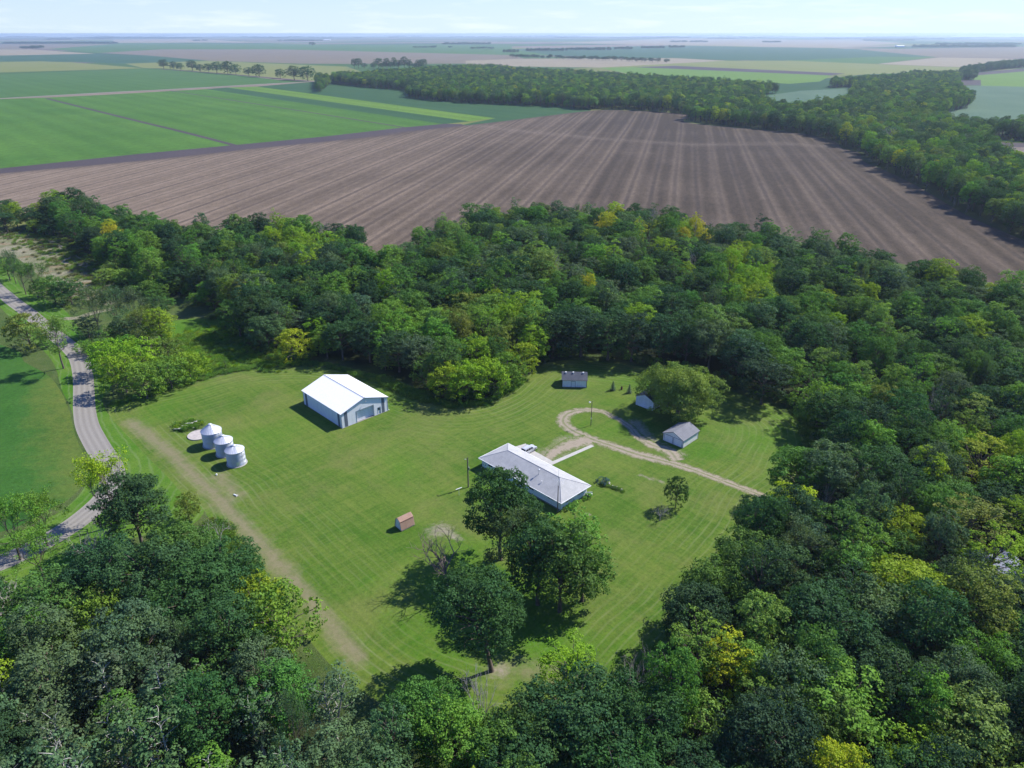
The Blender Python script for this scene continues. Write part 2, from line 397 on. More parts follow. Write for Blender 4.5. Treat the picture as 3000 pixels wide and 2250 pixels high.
M['tilled_light'] = field_mat('tilled_light', (.19, .15, .12), (.29, .235, .185), row_dir=math.radians(80), row=.15, row_w=14)
def mk_soy():
    t = NT('bean_field', .95, .1); p = t.pos()
    a = t.noise(p, .03, 6, .7, .4); e = t.noise(p, .9, 5, .8); y = t.attr('yellow')
    c = t.mix(t.rng(a, .35, .65), (.026, .088, .012), (.046, .118, .018))
    f = t.rng(t.math('ADD', y, t.math('MULTIPLY', t.math('SUBTRACT', t.noise(p, .12, 6, .75), .5), 1.8)), .35, 1.25, 0, .7)
    c = t.mix(f, c, (.14, .150, .032)); c = t.mix(1.0, c, t.rng(e, .25, .75, .68, 1.32), 'MULTIPLY')
    t.color(c).bump(e, .5, .3); return t.m
M['soy'] = mk_soy()
def mk_leaf(name, inst):
    t = NT(name, .75, .12)
    if inst: base = t.attr('tint', 'Color', 'INSTANCER')
    else: base = t.N('ShaderNodeObjectInfo').outputs['Color']
    tone = t.attr('tone'); hue = t.attr('hue')
    c = t.mix(1.0, base, t.rng(tone, 0, 1, .55, 1.45), 'MULTIPLY')
    warm = t.mix(1.0, base, (1.35, 1.28, .7), 'MULTIPLY'); cool = t.mix(1.0, base, (.78, .97, 1.05), 'MULTIPLY')
    c = t.mix(t.rng(hue, .62, 1.0, 0, .5), c, warm); c = t.mix(t.rng(hue, .4, 0, 0, .6), c, cool)
    t.color(c)
    tr = t.N('ShaderNodeBsdfTranslucent'); t.L(t.mix(1.0, c, (1.5, 1.6, .7), 'MULTIPLY'), tr.inputs[0])
    mx = t.N('ShaderNodeMixShader'); mx.inputs[0].default_value = .28
    out = [n for n in t.n if n.type == 'OUTPUT_MATERIAL'][0]
    t.L(t.b.outputs[0], mx.inputs[1]); t.L(tr.outputs[0], mx.inputs[2]); t.L(mx.outputs[0], out.inputs[0])
    return t.m
M['leaf'] = mk_leaf('foliage', False); M['leaf_i'] = mk_leaf('foliage_mass', True)
M['bark'] = flat('bark', (.13, .105, .085), .95, .1, var=.35, scale=2)
M['bark_dead'] = flat('weathered_wood', (.30, .275, .26), .9, .15, var=.25, scale=2)
M['bark_pale'] = flat('pale_bark', (.36, .35, .31), .85, .15, var=.25, scale=2)
M['bark_red'] = flat('stripped_bark', (.22, .17, .145), .9, .15, var=.4, scale=1)

# ------------------------------------------------------------------ ground sheets
ZL = [0.0]
def nz(): ZL[0] += .0016; return ZL[0]
LAWN_Z = .1
def sheet(name, poly, mat, step=0.0, attrs=None, smooth_n=0, label=None):
    """a flat polygon laid on the ground, with interior points when it carries attributes"""
    if smooth_n: poly = catmull(poly, smooth_n)
    P = [Vector((float(x), float(y))) for x, y in poly]
    pts = list(P); n = len(P)
    if step:
        q = np.array(poly); x0, y0 = q.min(0); x1, y1 = q.max(0)
        X, Y = np.meshgrid(np.arange(x0, x1, step), np.arange(y0, y1, step)); X = X.ravel(); Y = Y.ravel()
        k = inside(X, Y, poly); X, Y = X[k], Y[k]; k = pdist(X, Y, poly, True) > step * .35; X, Y = X[k], Y[k]
        pts += [Vector((float(a), float(b))) for a, b in zip(X, Y)]
    vs, _, fs, *_ = delaunay_2d_cdt(pts, [], [list(range(n))], 1, 1e-4)
    V = np.array([(v[0], v[1], 0) for v in vs])
    V[:, 2] = nz()
    fs = [f if ((V[f[1], 0] - V[f[0], 0]) * (V[f[2], 1] - V[f[0], 1]) - (V[f[1], 1] - V[f[0], 1]) * (V[f[2], 0] - V[f[0], 0])) > 0 else f[::-1] for f in fs]
    Fv = [i for f in fs for i in f]; Fn = [len(f) for f in fs]
    at = {k: ('FLOAT', fn(V[:, 0], V[:, 1])) for k, fn in (attrs or {}).items()}
    o = link(name, mesh_np(name, V, Fv, Fn, [mat], attrs=at)); o['kind'] = 'structure'
    return o
def strip(name, line, width, mat, smooth_n=8, kind='structure', across=True, wear=1.0, z=None):
    """a ribbon along a line; 'edge' runs in metres across it, 'across' from -1 to 1"""
    L = np.array(catmull(line, smooth_n, False) if smooth_n else line, float)
    T = np.gradient(L, axis=0); T /= np.linalg.norm(T, axis=1)[:, None] + 1e-9; Nn = np.stack([-T[:, 1], T[:, 0]], 1)
    w = np.interp(np.linspace(0, 1, len(L)), np.linspace(0, 1, len(width)), width) if isinstance(width, (list, tuple)) else np.full(len(L), width)
    K = 9; V = []; ac = []; zz = nz() if z is None else z
    for i in range(len(L)):
        for k in range(K):
            u = -1 + 2 * k / (K - 1); q = L[i] + Nn[i] * u * w[i] / 2; V.append((q[0], q[1], zz)); ac.append(u)
    Fv = []
    for i in range(len(L) - 1):
        for k in range(K - 1):
            a = i * K + k; Fv += [a, a + K, a + K + 1, a + 1]
    ac = np.array(ac)
    V = np.array(V); Fv = np.array(Fv).reshape(-1, 4)
    a, b, c = V[Fv[0, 0]], V[Fv[0, 1]], V[Fv[0, 2]]
    if np.cross(b - a, c - b)[2] < 0: Fv = Fv[:, ::-1]
    o = link(name, mesh_np(name, V, Fv.ravel(), [4] * len(Fv), [mat], attrs={'across': ('FLOAT', ac), 'edge': ('FLOAT', ac * np.repeat(w, K) / 2), 'wear': ('FLOAT', np.full(len(ac), wear))}))
    o['kind'] = kind
    return o

RG = 30000.0
gm = MB(); ring = [(RG * math.cos(2 * PI * k / 96), RG * math.sin(2 * PI * k / 96), 0) for k in range(96)]
gm.add(ring, [tuple(range(96))]); g = gm.build('ground', M['far']); g['kind'] = 'structure'
ZL[0] = .01
# far fields, listed from the horizon towards the farm
FAR = [
 ('stubble', [A(490, 185), A(490, 170), A(850, 168), A(1100, 183)]),
 ('stubble', [B(200, 186), B(700, 165), B(1500, 175), B(1700, 186), B(1400, 206), B(700, 195)]),
 ('fallow', [A(-300, 190), A(490, 190), A(210, 212), A(-300, 212)]),
 ('crop_mid', [A(210, 212), A(490, 190), A(900, 188), A(2212, 198), B(0, 212), B(180, 240), A(2212, 238), A(1200, 213), A(700, 213), A(430, 228)]),
 ('stubble', [A(-300, 212), A(130, 213), A(410, 232), A(-300, 246)]),
 ('fallow', [A(430, 229), A(700, 213), A(1200, 213), A(2212, 238), B(60, 255), A(2212, 274), A(1530, 276), A(1300, 275), A(900, 262), A(640, 240)]),
 ('blue_crop', [B(0, 212), B(700, 196), B(1500, 212), B(1840, 246), B(1580, 276), B(700, 252), B(180, 240)]),
 ('crop_mid', [B(1180, 262), B(1580, 245), B(1840, 246), B(1580, 276)]),
 ('fallow', [B(1500, 214), B(2400, 198), B(2400, 252), B(1840, 247)]),
 ('stubble', [B(1580, 276), B(1850, 248), B(2400, 258), B(2400, 290), B(1940, 290)]),
 ('stubble', [B(-200, 262), B(60, 253), B(700, 251), B(930, 262), B(380, 292), B(-200, 284)]),
 ('grain', [B(370, 293), B(930, 262), B(1200, 262), B(1580, 277), B(1940, 291), B(2300, 300), B(1500, 322), B(1400, 322)]),
 ('plough', [B(520, 290), B(700, 284), B(1440, 317), B(1380, 326)]),
 ('crop_bright', [B(380, 293), B(520, 290), B(1380, 326), B(1330, 352), B(1200, 362), B(560, 330)]),
 ('blue_crop', [A(-300, 246), A(370, 233), A(640, 240), A(900, 262), A(540, 275), A(310, 268), A(-300, 268)]),
 ('grain', [A(-300, 270), A(180, 265), A(310, 269), A(620, 295), A(-300, 322)]),
 ('grain', [A(540, 275), A(900, 263), A(1500, 288), A(1560, 310), A(1370, 350), A(700, 296), A(620, 294)]),
 ('crop_mid', [A(-300, 322), A(-0, 321), A(620, 297), A(690, 299), A(820, 306), A(1000, 322), A(1200, 345), A(1340, 353), A(-300, 440)]),
 ('teal_crop', [B(1060, 425), B(1130, 408), B(1250, 392), B(1450, 382), B(1450, 400), B(1390, 430), B(1280, 440), B(1180, 455)]),
 ('crop_bright', [B(1960, 325), B(2400, 290), B(2400, 380), B(2026, 370), B(2026, 345), B(1960, 345)]),
 ('plough', [B(1930, 322), B(2100, 305), B(2400, 280), B(2400, 292), B(2100, 318), B(1930, 332)]),
 ('plough', [B(1900, 347), B(2026, 345), B(2026, 368), B(1900, 366)]),
 ('teal_crop', [B(1840, 371), B(2026, 370), B(2500, 383), B(2500, 520), B(2212, 512), B(2080, 530), B(1820, 520)]),
 ('fallow', [B(2080, 530), B(2212, 510), B(2500, 520), B(2500, 590), B(2080, 560)]),
 ('tilled_light', [B(1980, 632), B(2212, 636), B(2600, 640), B(2600, 760), B(2212, 745), B(2080, 720)]),
 ('plough', [B(1960, 612), B(2212, 619), B(2600, 622), B(2600, 640), B(2212, 637), B(1980, 633)]),
]
for k, poly in FAR: sheet('field', poly, M[k])
strip('path', [B(1880, 596), B(2000, 600), B(2212, 613), B(2500, 622)], 11, M['verge'], 4)
# the bright green field in strips and its neighbours
sheet('field', [A(-400, 452), A(0, 428), A(215, 421), A(450, 410), A(740, 393), A(1750, 552), A(1400, 592), A(1010, 629), A(600, 667), A(0, 730), A(-400, 775)], M['crop_green'])
sheet('field', [A(740, 393), A(890, 385), A(1920, 536), A(1750, 552)], M['crop_green'])
sheet('field', [A(890, 385), A(980, 378), A(2030, 524), A(1920, 536)], M['soy_dark'])
sheet('field', [A(980, 378), A(1110, 374), A(2140, 511), A(2030, 524)], M['crop_bright'])
sheet('field', [A(1110, 374), A(1370, 352), A(1450, 345), A(1760, 380), A(2300, 440), B(340, 470), B(340, 488), A(2212, 528), A(2140, 545), A(1990, 541), A(2140, 511)], M['soy_dark'])
strip('ditch', [A(200, 425), A(550, 512), A(790, 570), A(1010, 627)], 6.5, M['plough'], 4)
strip('ditch', [A(735, 392), A(1240, 470), A(1750, 551)], 4.5, M['plough'], 4)
strip('ditch', [A(690, 298), A(1000, 322), A(1330, 352)], 16, M['plough'], 4)
strip('road', [A(-500, 452), A(0, 426), A(450, 400), A(740, 386), A(1050, 368), A(1370, 351)], 9, M['road'], 4)
sheet('ditch', [A(-400, 775), A(0, 728), A(600, 665), A(1010, 627), A(1400, 590), A(1750, 550), A(1920, 535), A(1990, 536), A(2030, 545), A(1750, 574), A(1500, 604), A(1100, 644), A(640, 694), A(0, 752), A(-400, 800)], M['plough'])
# the big worked field
fieldp = [A(-600, 815), A(0, 750), A(640, 692), A(1100, 642), A(1500, 602), A(1750, 572), C1(0, 138), C1(430, 94), C1(600, 74), C1(790, 51), C1(850, 47), C1(1000, 51),
          C1(1130, 64), C1(1110, 86), C1(1300, 106), C1(1500, 124), C1(1600, 150), C1(1620, 170), C1(1680, 186), C1(1690, 212), C1(1760, 242), C1(1860, 290), C1(1960, 350), C1(2050, 400), C1(2212, 470), C1(2500, 600),
          G(3600, 1000), G(3300, 890, 6), G(3000, 825, 6), G(2848, 790, 6), G(2604, 745, 6), G(2428, 700, 6), G(2278, 675, 6), G(2116, 640, 6), G(1939, 600, 6), G(1627, 590, 6), G(1465, 600, 6), G(1290, 660, 6), G(1215, 770, 0),
          G(1090, 770, 0), G(1000, 710, 0), G(814, 650, 6), G(651, 660, 6), G(502, 640, 6), G(271, 590, 6), G(163, 580, 6), G(0, 612, 6), G(-300, 640, 6)]
lineA = [C1(-600, 20), C1(200, 76), C1(430, 95), C1(600, 117), C1(830, 139), C1(1150, 160), C1(1430, 155), C1(1560, 165)]
fp = catmull(fieldp, 3)
fedge = fp[:26 * 3]
sheet('field', fp, M['soil'], 14.0, {
    'edge': lambda X, Y: pdist(X, Y, fedge), 'track': lambda X, Y: np.clip(1 - pdist(X, Y, lineA[2:]) / 16, 0, 1),
    'pale': lambda X, Y: np.clip((60 - X) / 420, -.25, 1)})

# near grass and lawns
WOOD_B_FAR = [D(-120, 1230, 15), D(0, 1262, 15), D(60, 1250, 15), D(180, 1200, 15), D(240, 1170, 15), D(330, 1185, 16), D(440, 1180, 16), D(500, 1200, 16), D(540, 1275, 16), D(620, 1300, 16), D(690, 1345, 16),
              D(730, 1400, 16), D(770, 1460, 16), D(850, 1470, 16), D(950, 1480, 16), D(1010, 1530, 17), D(1080, 1550, 17), D(1140, 1540, 17), D(1170, 1500, 17), D(1230, 1440, 17), D(1290, 1480, 16), D(1350, 1500, 16)]
lawn_poly = [G(318, 1212), G(366, 1269), G(427, 1334), G(488, 1395), G(541, 1452), G(590, 1485), G(622, 1538), G(651, 1574), G(692, 1619), G(753, 1700), G(830, 1790), G(900, 1870), G(960, 1940), G(1040, 2010), G(1150, 2080), G(1300, 2140), G(1500, 2170), G(1700, 2140), G(1830, 2060),
             D(1440, 1410), D(1510, 1340), D(1560, 1260), D(1610, 1195), D(1645, 1140), D(1665, 1095), D(1715, 1050), D(1740, 1000), D(1748, 965), D(1738, 925), D(1700, 893), D(1640, 867), D(1560, 838), D(1480, 812), D(1380, 792), D(1300, 783), D(1230, 778), D(1180, 786), D(1160, 797), D(1130, 822), D(1095, 850), D(1045, 872),
             D(985, 880), D(930, 868), D(880, 851), D(830, 830), D(760, 805), D(700, 795), D(640, 793), D(560, 797), D(470, 815), D(400, 835), D(330, 850), D(285, 858), D(250, 872)]
lawn_s = catmull(lawn_poly, 3)
ROAD = [G(-420, 640), G(-120, 760), G(0, 852), G(40, 885), G(81, 915), G(140, 965), G(190, 1005), G(228, 1045), G(243, 1100), G(246, 1160), G(248, 1205), G(258, 1253), G(290, 1314), G(320, 1360), G(330, 1403), G(317, 1445), G(285, 1481), G(228, 1528), G(163, 1570), G(81, 1614), G(0, 1650), G(-110, 1690), G(-300, 1730)]
near_rough = [G(-900, 700), G(-100, 690), G(200, 640), G(800, 690), G(1000, 770), G(1180, 800), G(1300, 720), G(1650, 640), G(2300, 700), G(3000, 850), G(3900, 1050), (170, 40), (-170, 40)]
woods_cen = None
def litter_fn(X, Y):
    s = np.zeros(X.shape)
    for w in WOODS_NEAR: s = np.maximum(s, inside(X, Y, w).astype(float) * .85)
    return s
# wood outlines (where the trunks stand)
WOOD_A = [G(-260, 640, 15), G(0, 605, 15), G(120, 575, 15), G(200, 560, 16), G(271, 572, 16), G(407, 618, 16), G(502, 628, 16), G(651, 646, 16), G(705, 628, 16), G(814, 618, 16), G(936, 638, 16), G(1020, 660, 16), G(1060, 690, 16), G(1100, 712, 15), G(1180, 740, 15), G(1183, 700, 15), G(1230, 655, 16),
          G(1302, 634, 16), G(1370, 612, 16), G(1465, 590, 17), G(1627, 584, 17), G(1790, 590, 17), G(1939, 593, 17), G(2061, 600, 17), G(2116, 626, 17), G(2238, 646, 17), G(2278, 666, 17), G(2428, 688, 16), G(2523, 714, 16), G(2604, 728, 16), G(2767, 756, 16), G(2848, 782, 16), G(3000, 815, 16), G(3500, 920, 16), G(3900, 1150),
          G(3700, 1500), G(3300, 1900), G(3500, 2400), G(3000, 2700), G(1500, 2800), G(1500, 2260), G(1840, 2100), D(1465, 1425), D(1530, 1350), D(1592, 1275), D(1645, 1208), D(1680, 1148), D(1715, 1085), D(1772, 1040), D(1800, 985), D(1804, 940), D(1792, 905), D(1735, 872), D(1655, 853), D(1570, 826), D(1490, 800), D(1390, 780), D(1300, 768), D(1230, 765), D(1175, 772), D(1140, 795),
          D(1110, 815), D(1085, 838), D(1040, 858), D(985, 863), D(935, 850), D(885, 830), D(840, 812), D(770, 785), D(705, 770), D(645, 770), D(610, 768), D(575, 745), D(500, 700), D(460, 665), D(440, 650), D(380, 640), D(330, 630), D(300, 600), D(235, 585), D(180, 545), D(120, 515), D(60, 500), D(0, 505), D(-200, 520)]
WOOD_B = WOOD_B_FAR + [G(1500, 2260), G(1500, 2800), G(0, 2800), G(-700, 2400), G(-500, 1900)]
WOODS_NEAR = [WOOD_A, WOOD_B]
sheet('grass', near_rough, M['rough'], 6.0, {'litter': litter_fn})
sheet('meadow', catmull([D(-200, 520), D(0, 502), D(70, 505), D(130, 528), D(190, 570), D(240, 605), D(260, 640), D(230, 660), D(150, 640), D(90, 600), D(40, 560), D(0, 555), D(-200, 545)], 3), M['meadow'])
sheet('meadow', catmull([D(350, 705), D(400, 690), D(470, 690), D(560, 700), D(520, 760), D(600, 780), D(560, 790), D(470, 808), D(400, 826), D(350, 820), D(340, 760)], 3), M['verge'], 3.0, {'edge': lambda X, Y: X * 0 - 9})
roadc = catmull(ROAD, 4, False)
sheet('grass_verge', catmull([G(-420, 700), G(-100, 800), G(0, 900), G(60, 965), G(120, 1020), G(160, 1070), G(180, 1140), G(205, 1190), G(225, 1250), G(255, 1330), G(262, 1390), G(240, 1440), G(190, 1490), G(100, 1540), G(0, 1580), G(-200, 1640), G(-300, 1800), G(0, 1760), G(130, 1700), G(250, 1640), G(380, 1580), G(480, 1560), G(560, 1540), G(600, 1490),
      G(541, 1452), G(488, 1395), G(427, 1334), G(366, 1269), G(322, 1220), G(300, 1170), G(330, 1130), G(290, 1050), G(230, 960), G(180, 900), G(110, 870), G(60, 840), G(0, 780), G(-300, 640)], 3), M['verge'], 3.0, {'edge': lambda X, Y: pdist(X, Y, roadc)})
beanp = catmull([G(-500, 900), G(0, 1010), G(70, 1060), G(140, 1100), G(180, 1150), G(205, 1210), G(222, 1280), G(258, 1360), G(250, 1410), G(205, 1460), G(150, 1490), G(80, 1530), G(0, 1560), G(-300, 1640), G(-900, 1500)], 4)
yl = [G(175, 1120), G(190, 1220), G(200, 1290), G(240, 1370), G(240, 1420)]
sheet('field', beanp, M['soy'], 4.0, {'yellow': lambda X, Y: np.clip(1 - pdist(X, Y, yl) / 17, 0, 1)})
dryl = [G(382, 1237), G(508, 1334), G(590, 1416), G(630, 1450), G(651, 1477), G(700, 1530), G(753, 1586), G(840, 1680), G(900, 1749), G(980, 1850), G(1050, 1930)]
dry2 = [G(640, 1400), G(690, 1450), G(640, 1480)]
dry3 = [G(692, 1590), G(753, 1670), G(814, 1740), G(880, 1810)]
dry4 = [D(985, 870), D(930, 855), D(870, 828), D(800, 800)]; dry5 = [D(1735, 930), D(1745, 970), D(1725, 1020), D(1640, 1140), D(1560, 1250), D(1490, 1330)]
dry6 = [D(400, 800), D(560, 800)]; dryc = [D(1100, 1445), D(1250, 1460)]
def dryf(X, Y):
    v = np.clip(1.15 - pdist(X, Y, dryl) / 3.4, 0, 1.1)
    v = np.maximum(v, np.clip(.9 - pdist(X, Y, dry2) / 6, 0, 1)); v = np.maximum(v, np.clip(.85 - pdist(X, Y, dry3) / 1.6, 0, 1))
    for d in (dry4, dry5): v = np.maximum(v, np.clip(.65 - pdist(X, Y, d) / 3.0, 0, 1))
    v = np.maximum(v, np.clip(.75 - pdist(X, Y, dryc) / 9, 0, 1))
    v = np.maximum(v, np.clip(.50 - pdist(X, Y, dryl) / 14, 0, 1)); return v
dirts = [([G(1278, 1556), G(1298, 1552)], 2.6), ([G(1310, 1560), G(1345, 1580)], 1.1), ([G(1458, 1968), G(1464, 1964)], 1.9), ([G(1600, 1335), G(1640, 1320), G(1660, 1295)], 3.6), ([G(1545, 1328), G(1580, 1345)], 1.6), ([G(1860, 1240), G(1900, 1290), G(1935, 1310)], 2.6),
         ([G(1705, 1515), G(1730, 1500)], .5), ([G(1870, 1392), G(1940, 1412)], .6), ([G(1990, 1330), G(1960, 1330)], 2.0)]
def dirtf(X, Y):
    v = np.zeros(X.shape)
    for l, r in dirts: v = np.maximum(v, np.clip(1.25 - pdist(X, Y, l) / r * .75, 0, 1.0) * .72)
    return v
sheet('lawn', lawn_s, M['lawn'], 1.5, {'edge': lambda X, Y: pdist(X, Y, lawn_s, True), 'dry': dryf, 'dirt': dirtf})
strip('road', ROAD, [5.6, 5.8, 5.9, 6.0, 6.2], M['road'], 8)
strip('path', [G(150, 940), G(185, 935), G(230, 931), G(270, 918), G(330, 905)], 3.6, M['meadow'], 6)
# the farm drive with its turning loop
strip('driveway', [C5(1990, 1200), C5(1880, 1145), C5(1700, 1075), C5(1500, 1000), C5(1300, 925), C5(1100, 865), C5(900, 815), C5(720, 755), C5(560, 700), C5(430, 640), C5(370, 585), C5(385, 535), C5(450, 505), C5(560, 495), C5(660, 510), C5(720, 545)], [3.2, 3.2, 3.2, 3.3, 3.8, 4.8, 4.4, 4.0, 4.4, 4.6, 4.2, 3.4, 2.8, 2.4], M['drive'], 8, wear=.85)
strip('driveway', [C5(1190, 860), C5(1130, 790), C5(1000, 745), C5(900, 680), C5(850, 620), C5(760, 560), C5(720, 545)], [4.6, 4.8, 3.8, 3.0, 2.6, 2.4], M['drive'], 8, wear=.6)
strip('driveway', [C5(560, 715), C5(440, 740), C5(330, 790), C5(270, 835), C5(225, 860)], [7.0, 6.5, 4.6, 3.2, 1.6], M['drive'], 8, wear=.1)
# ------------------------------------------------------------------ building materials
def siding(name, c, pitch=.25, vertical=True, metal=0.0, rough=.55, depth=.03, var=.06, horiz_axis=None):
    t = NT(name, rough, .35); o = t.objc(); sx = t.N('ShaderNodeSeparateXYZ'); t.L(o, sx.inputs[0])
    if vertical: u = t.math('ADD', sx.outputs[0], sx.outputs[1])
    else: u = sx.outputs[2]
    w = t.math('FRACT', t.math('DIVIDE', u, pitch))
    h = t.rng(t.math('ABSOLUTE', t.math('SUBTRACT', w, .5)), .32, .48, 0, 1)
    n = t.noise(o, .8, 5, .65); st = t.noise(t.mapping(o, (2.5, 2.5, .25)), 1, 4, .6)
    cc = t.mix(1.0, c, t.rng(n, .3, .7, 1 - var, 1 + var), 'MULTIPLY'); cc = t.mix(1.0, cc, t.rng(st, .35, .7, 1.03, .93), 'MULTIPLY')
    cc = t.mix(t.math('MULTIPLY', h, .22), cc, (c[0] * .45, c[1] * .45, c[2] * .45))
    t.color(cc).bump(h, .6, depth); t.b.inputs['Metallic'].default_value = metal; return t.m
def shingles(name, c1, c2, stain=(.2, .2, .2), rough=.9):
    t = NT(name, rough, .15); o = t.objc(); n = t.noise(o, .5, 5, .7, .4); f = t.noise(o, 6, 3, .8)
    st = t.noise(t.mapping(o, loc=(9, 4, 2)), .22, 5, .7)
    c = t.mix(t.rng(n, .35, .65), c1, c2); c = t.mix(t.rng(st, .52, .75, 0, .35), c, stain)
    c = t.mix(1.0, c, t.rng(f, .3, .7, .88, 1.12), 'MULTIPLY'); t.color(c).bump(f, .4, .02); return t.m
M['white_steel'] = siding('white_steel', (.80, .81, .82), .3)
M['roof_white'] = siding('white_roof_steel', (.86, .86, .86), .6, rough=.45, var=.02)
M['grey_steel'] = siding('grey_steel', (.13, .15, .19), .3)
M['trim_grey'] = flat('grey_trim', (.20, .23, .27), .5, .4)
M['white_lap'] = siding('white_lap_siding', (.80, .81, .81), .2, False)
M['white_old'] = siding('weathered_white_siding', (.76, .77, .76), .18, False, var=.12)
M['white_paint'] = flat('white_paint', (.80, .80, .79), .5, .4, var=.05)
M['white_door'] = siding('panel_door', (.78, .79, .80), .55, False)
M['glass'] = flat('window_glass', (.018, .024, .035), .12, .6, var=.05)
M['shingle_light'] = shingles('light_shingles', (.33, .335, .33), (.415, .415, .405), (.25, .25, .25))
M['shingle_grey'] = shingles('grey_shingles', (.16, .165, .18), (.205, .21, .225), (.12, .12, .13))
M['shingle_dark'] = shingles('dark_shingles', (.070, .078, .092), (.098, .104, .120), (.13, .125, .13))
M['shingle_brown'] = shingles('brown_shingles', (.30, .19, .14), (.37, .25, .19), (.22, .14, .11))
M['foundation'] = flat('foundation', (.22, .21, .20), .9, .1, var=.2)
M['dark_trim'] = flat('dark_trim', (.035, .05, .085), .6, .3)
M['galv'] = siding('galvanised_steel', (.50, .53, .57), .106, False, metal=.55, rough=.42, depth=.02)
M['galv_roof'] = flat('galvanised_roof', (.62, .64, .67), .42, .4, metal=.45, var=.06)
M['galv_dark'] = flat('dull_metal', (.28, .29, .30), .5, .4, metal=.4)
M['pole_wood'] = flat('pole_wood', (.13, .105, .085), .9, .1, var=.25, scale=4)
M['rust'] = flat('rust', (.16, .06, .035), .9, .15, var=.4)
M['stone'] = flat('pale_stone', (.48, .45, .41), .9, .1, var=.3)
M['tyre'] = flat('rubber', (.02, .02, .02), .8, .2)
M['car_paint'] = flat('silver_paint', (.62, .63, .66), .3, .5, metal=.3, var=.02)
M['red_lamp'] = flat('red_lens', (.35, .02, .02), .3, .5)

def prism_y(mb, poly, y0, y1):
    """polygon in x,z extruded along y"""
    n = len(poly); vs = [(x, y0, z) for x, z in poly] + [(x, y1, z) for x, z in poly]
    return mb.add(vs, [tuple(range(n)), tuple(range(2 * n - 1, n - 1, -1))] + [(i, n + i, n + (i + 1) % n, (i + 1) % n)[::-1] for i in range(n)])
def prism_x(mb, poly, x0, x1):
    n = len(poly); vs = [(x0, y, z) for y, z in poly] + [(x1, y, z) for y, z in poly]
    return mb.add(vs, [tuple(range(n))[::-1], tuple(range(n, 2 * n))] + [(i, (i + 1) % n, n + (i + 1) % n, n + i) for i in range(n)])
def az(a, b): return math.atan2(b[1] - a[1], b[0] - a[0])

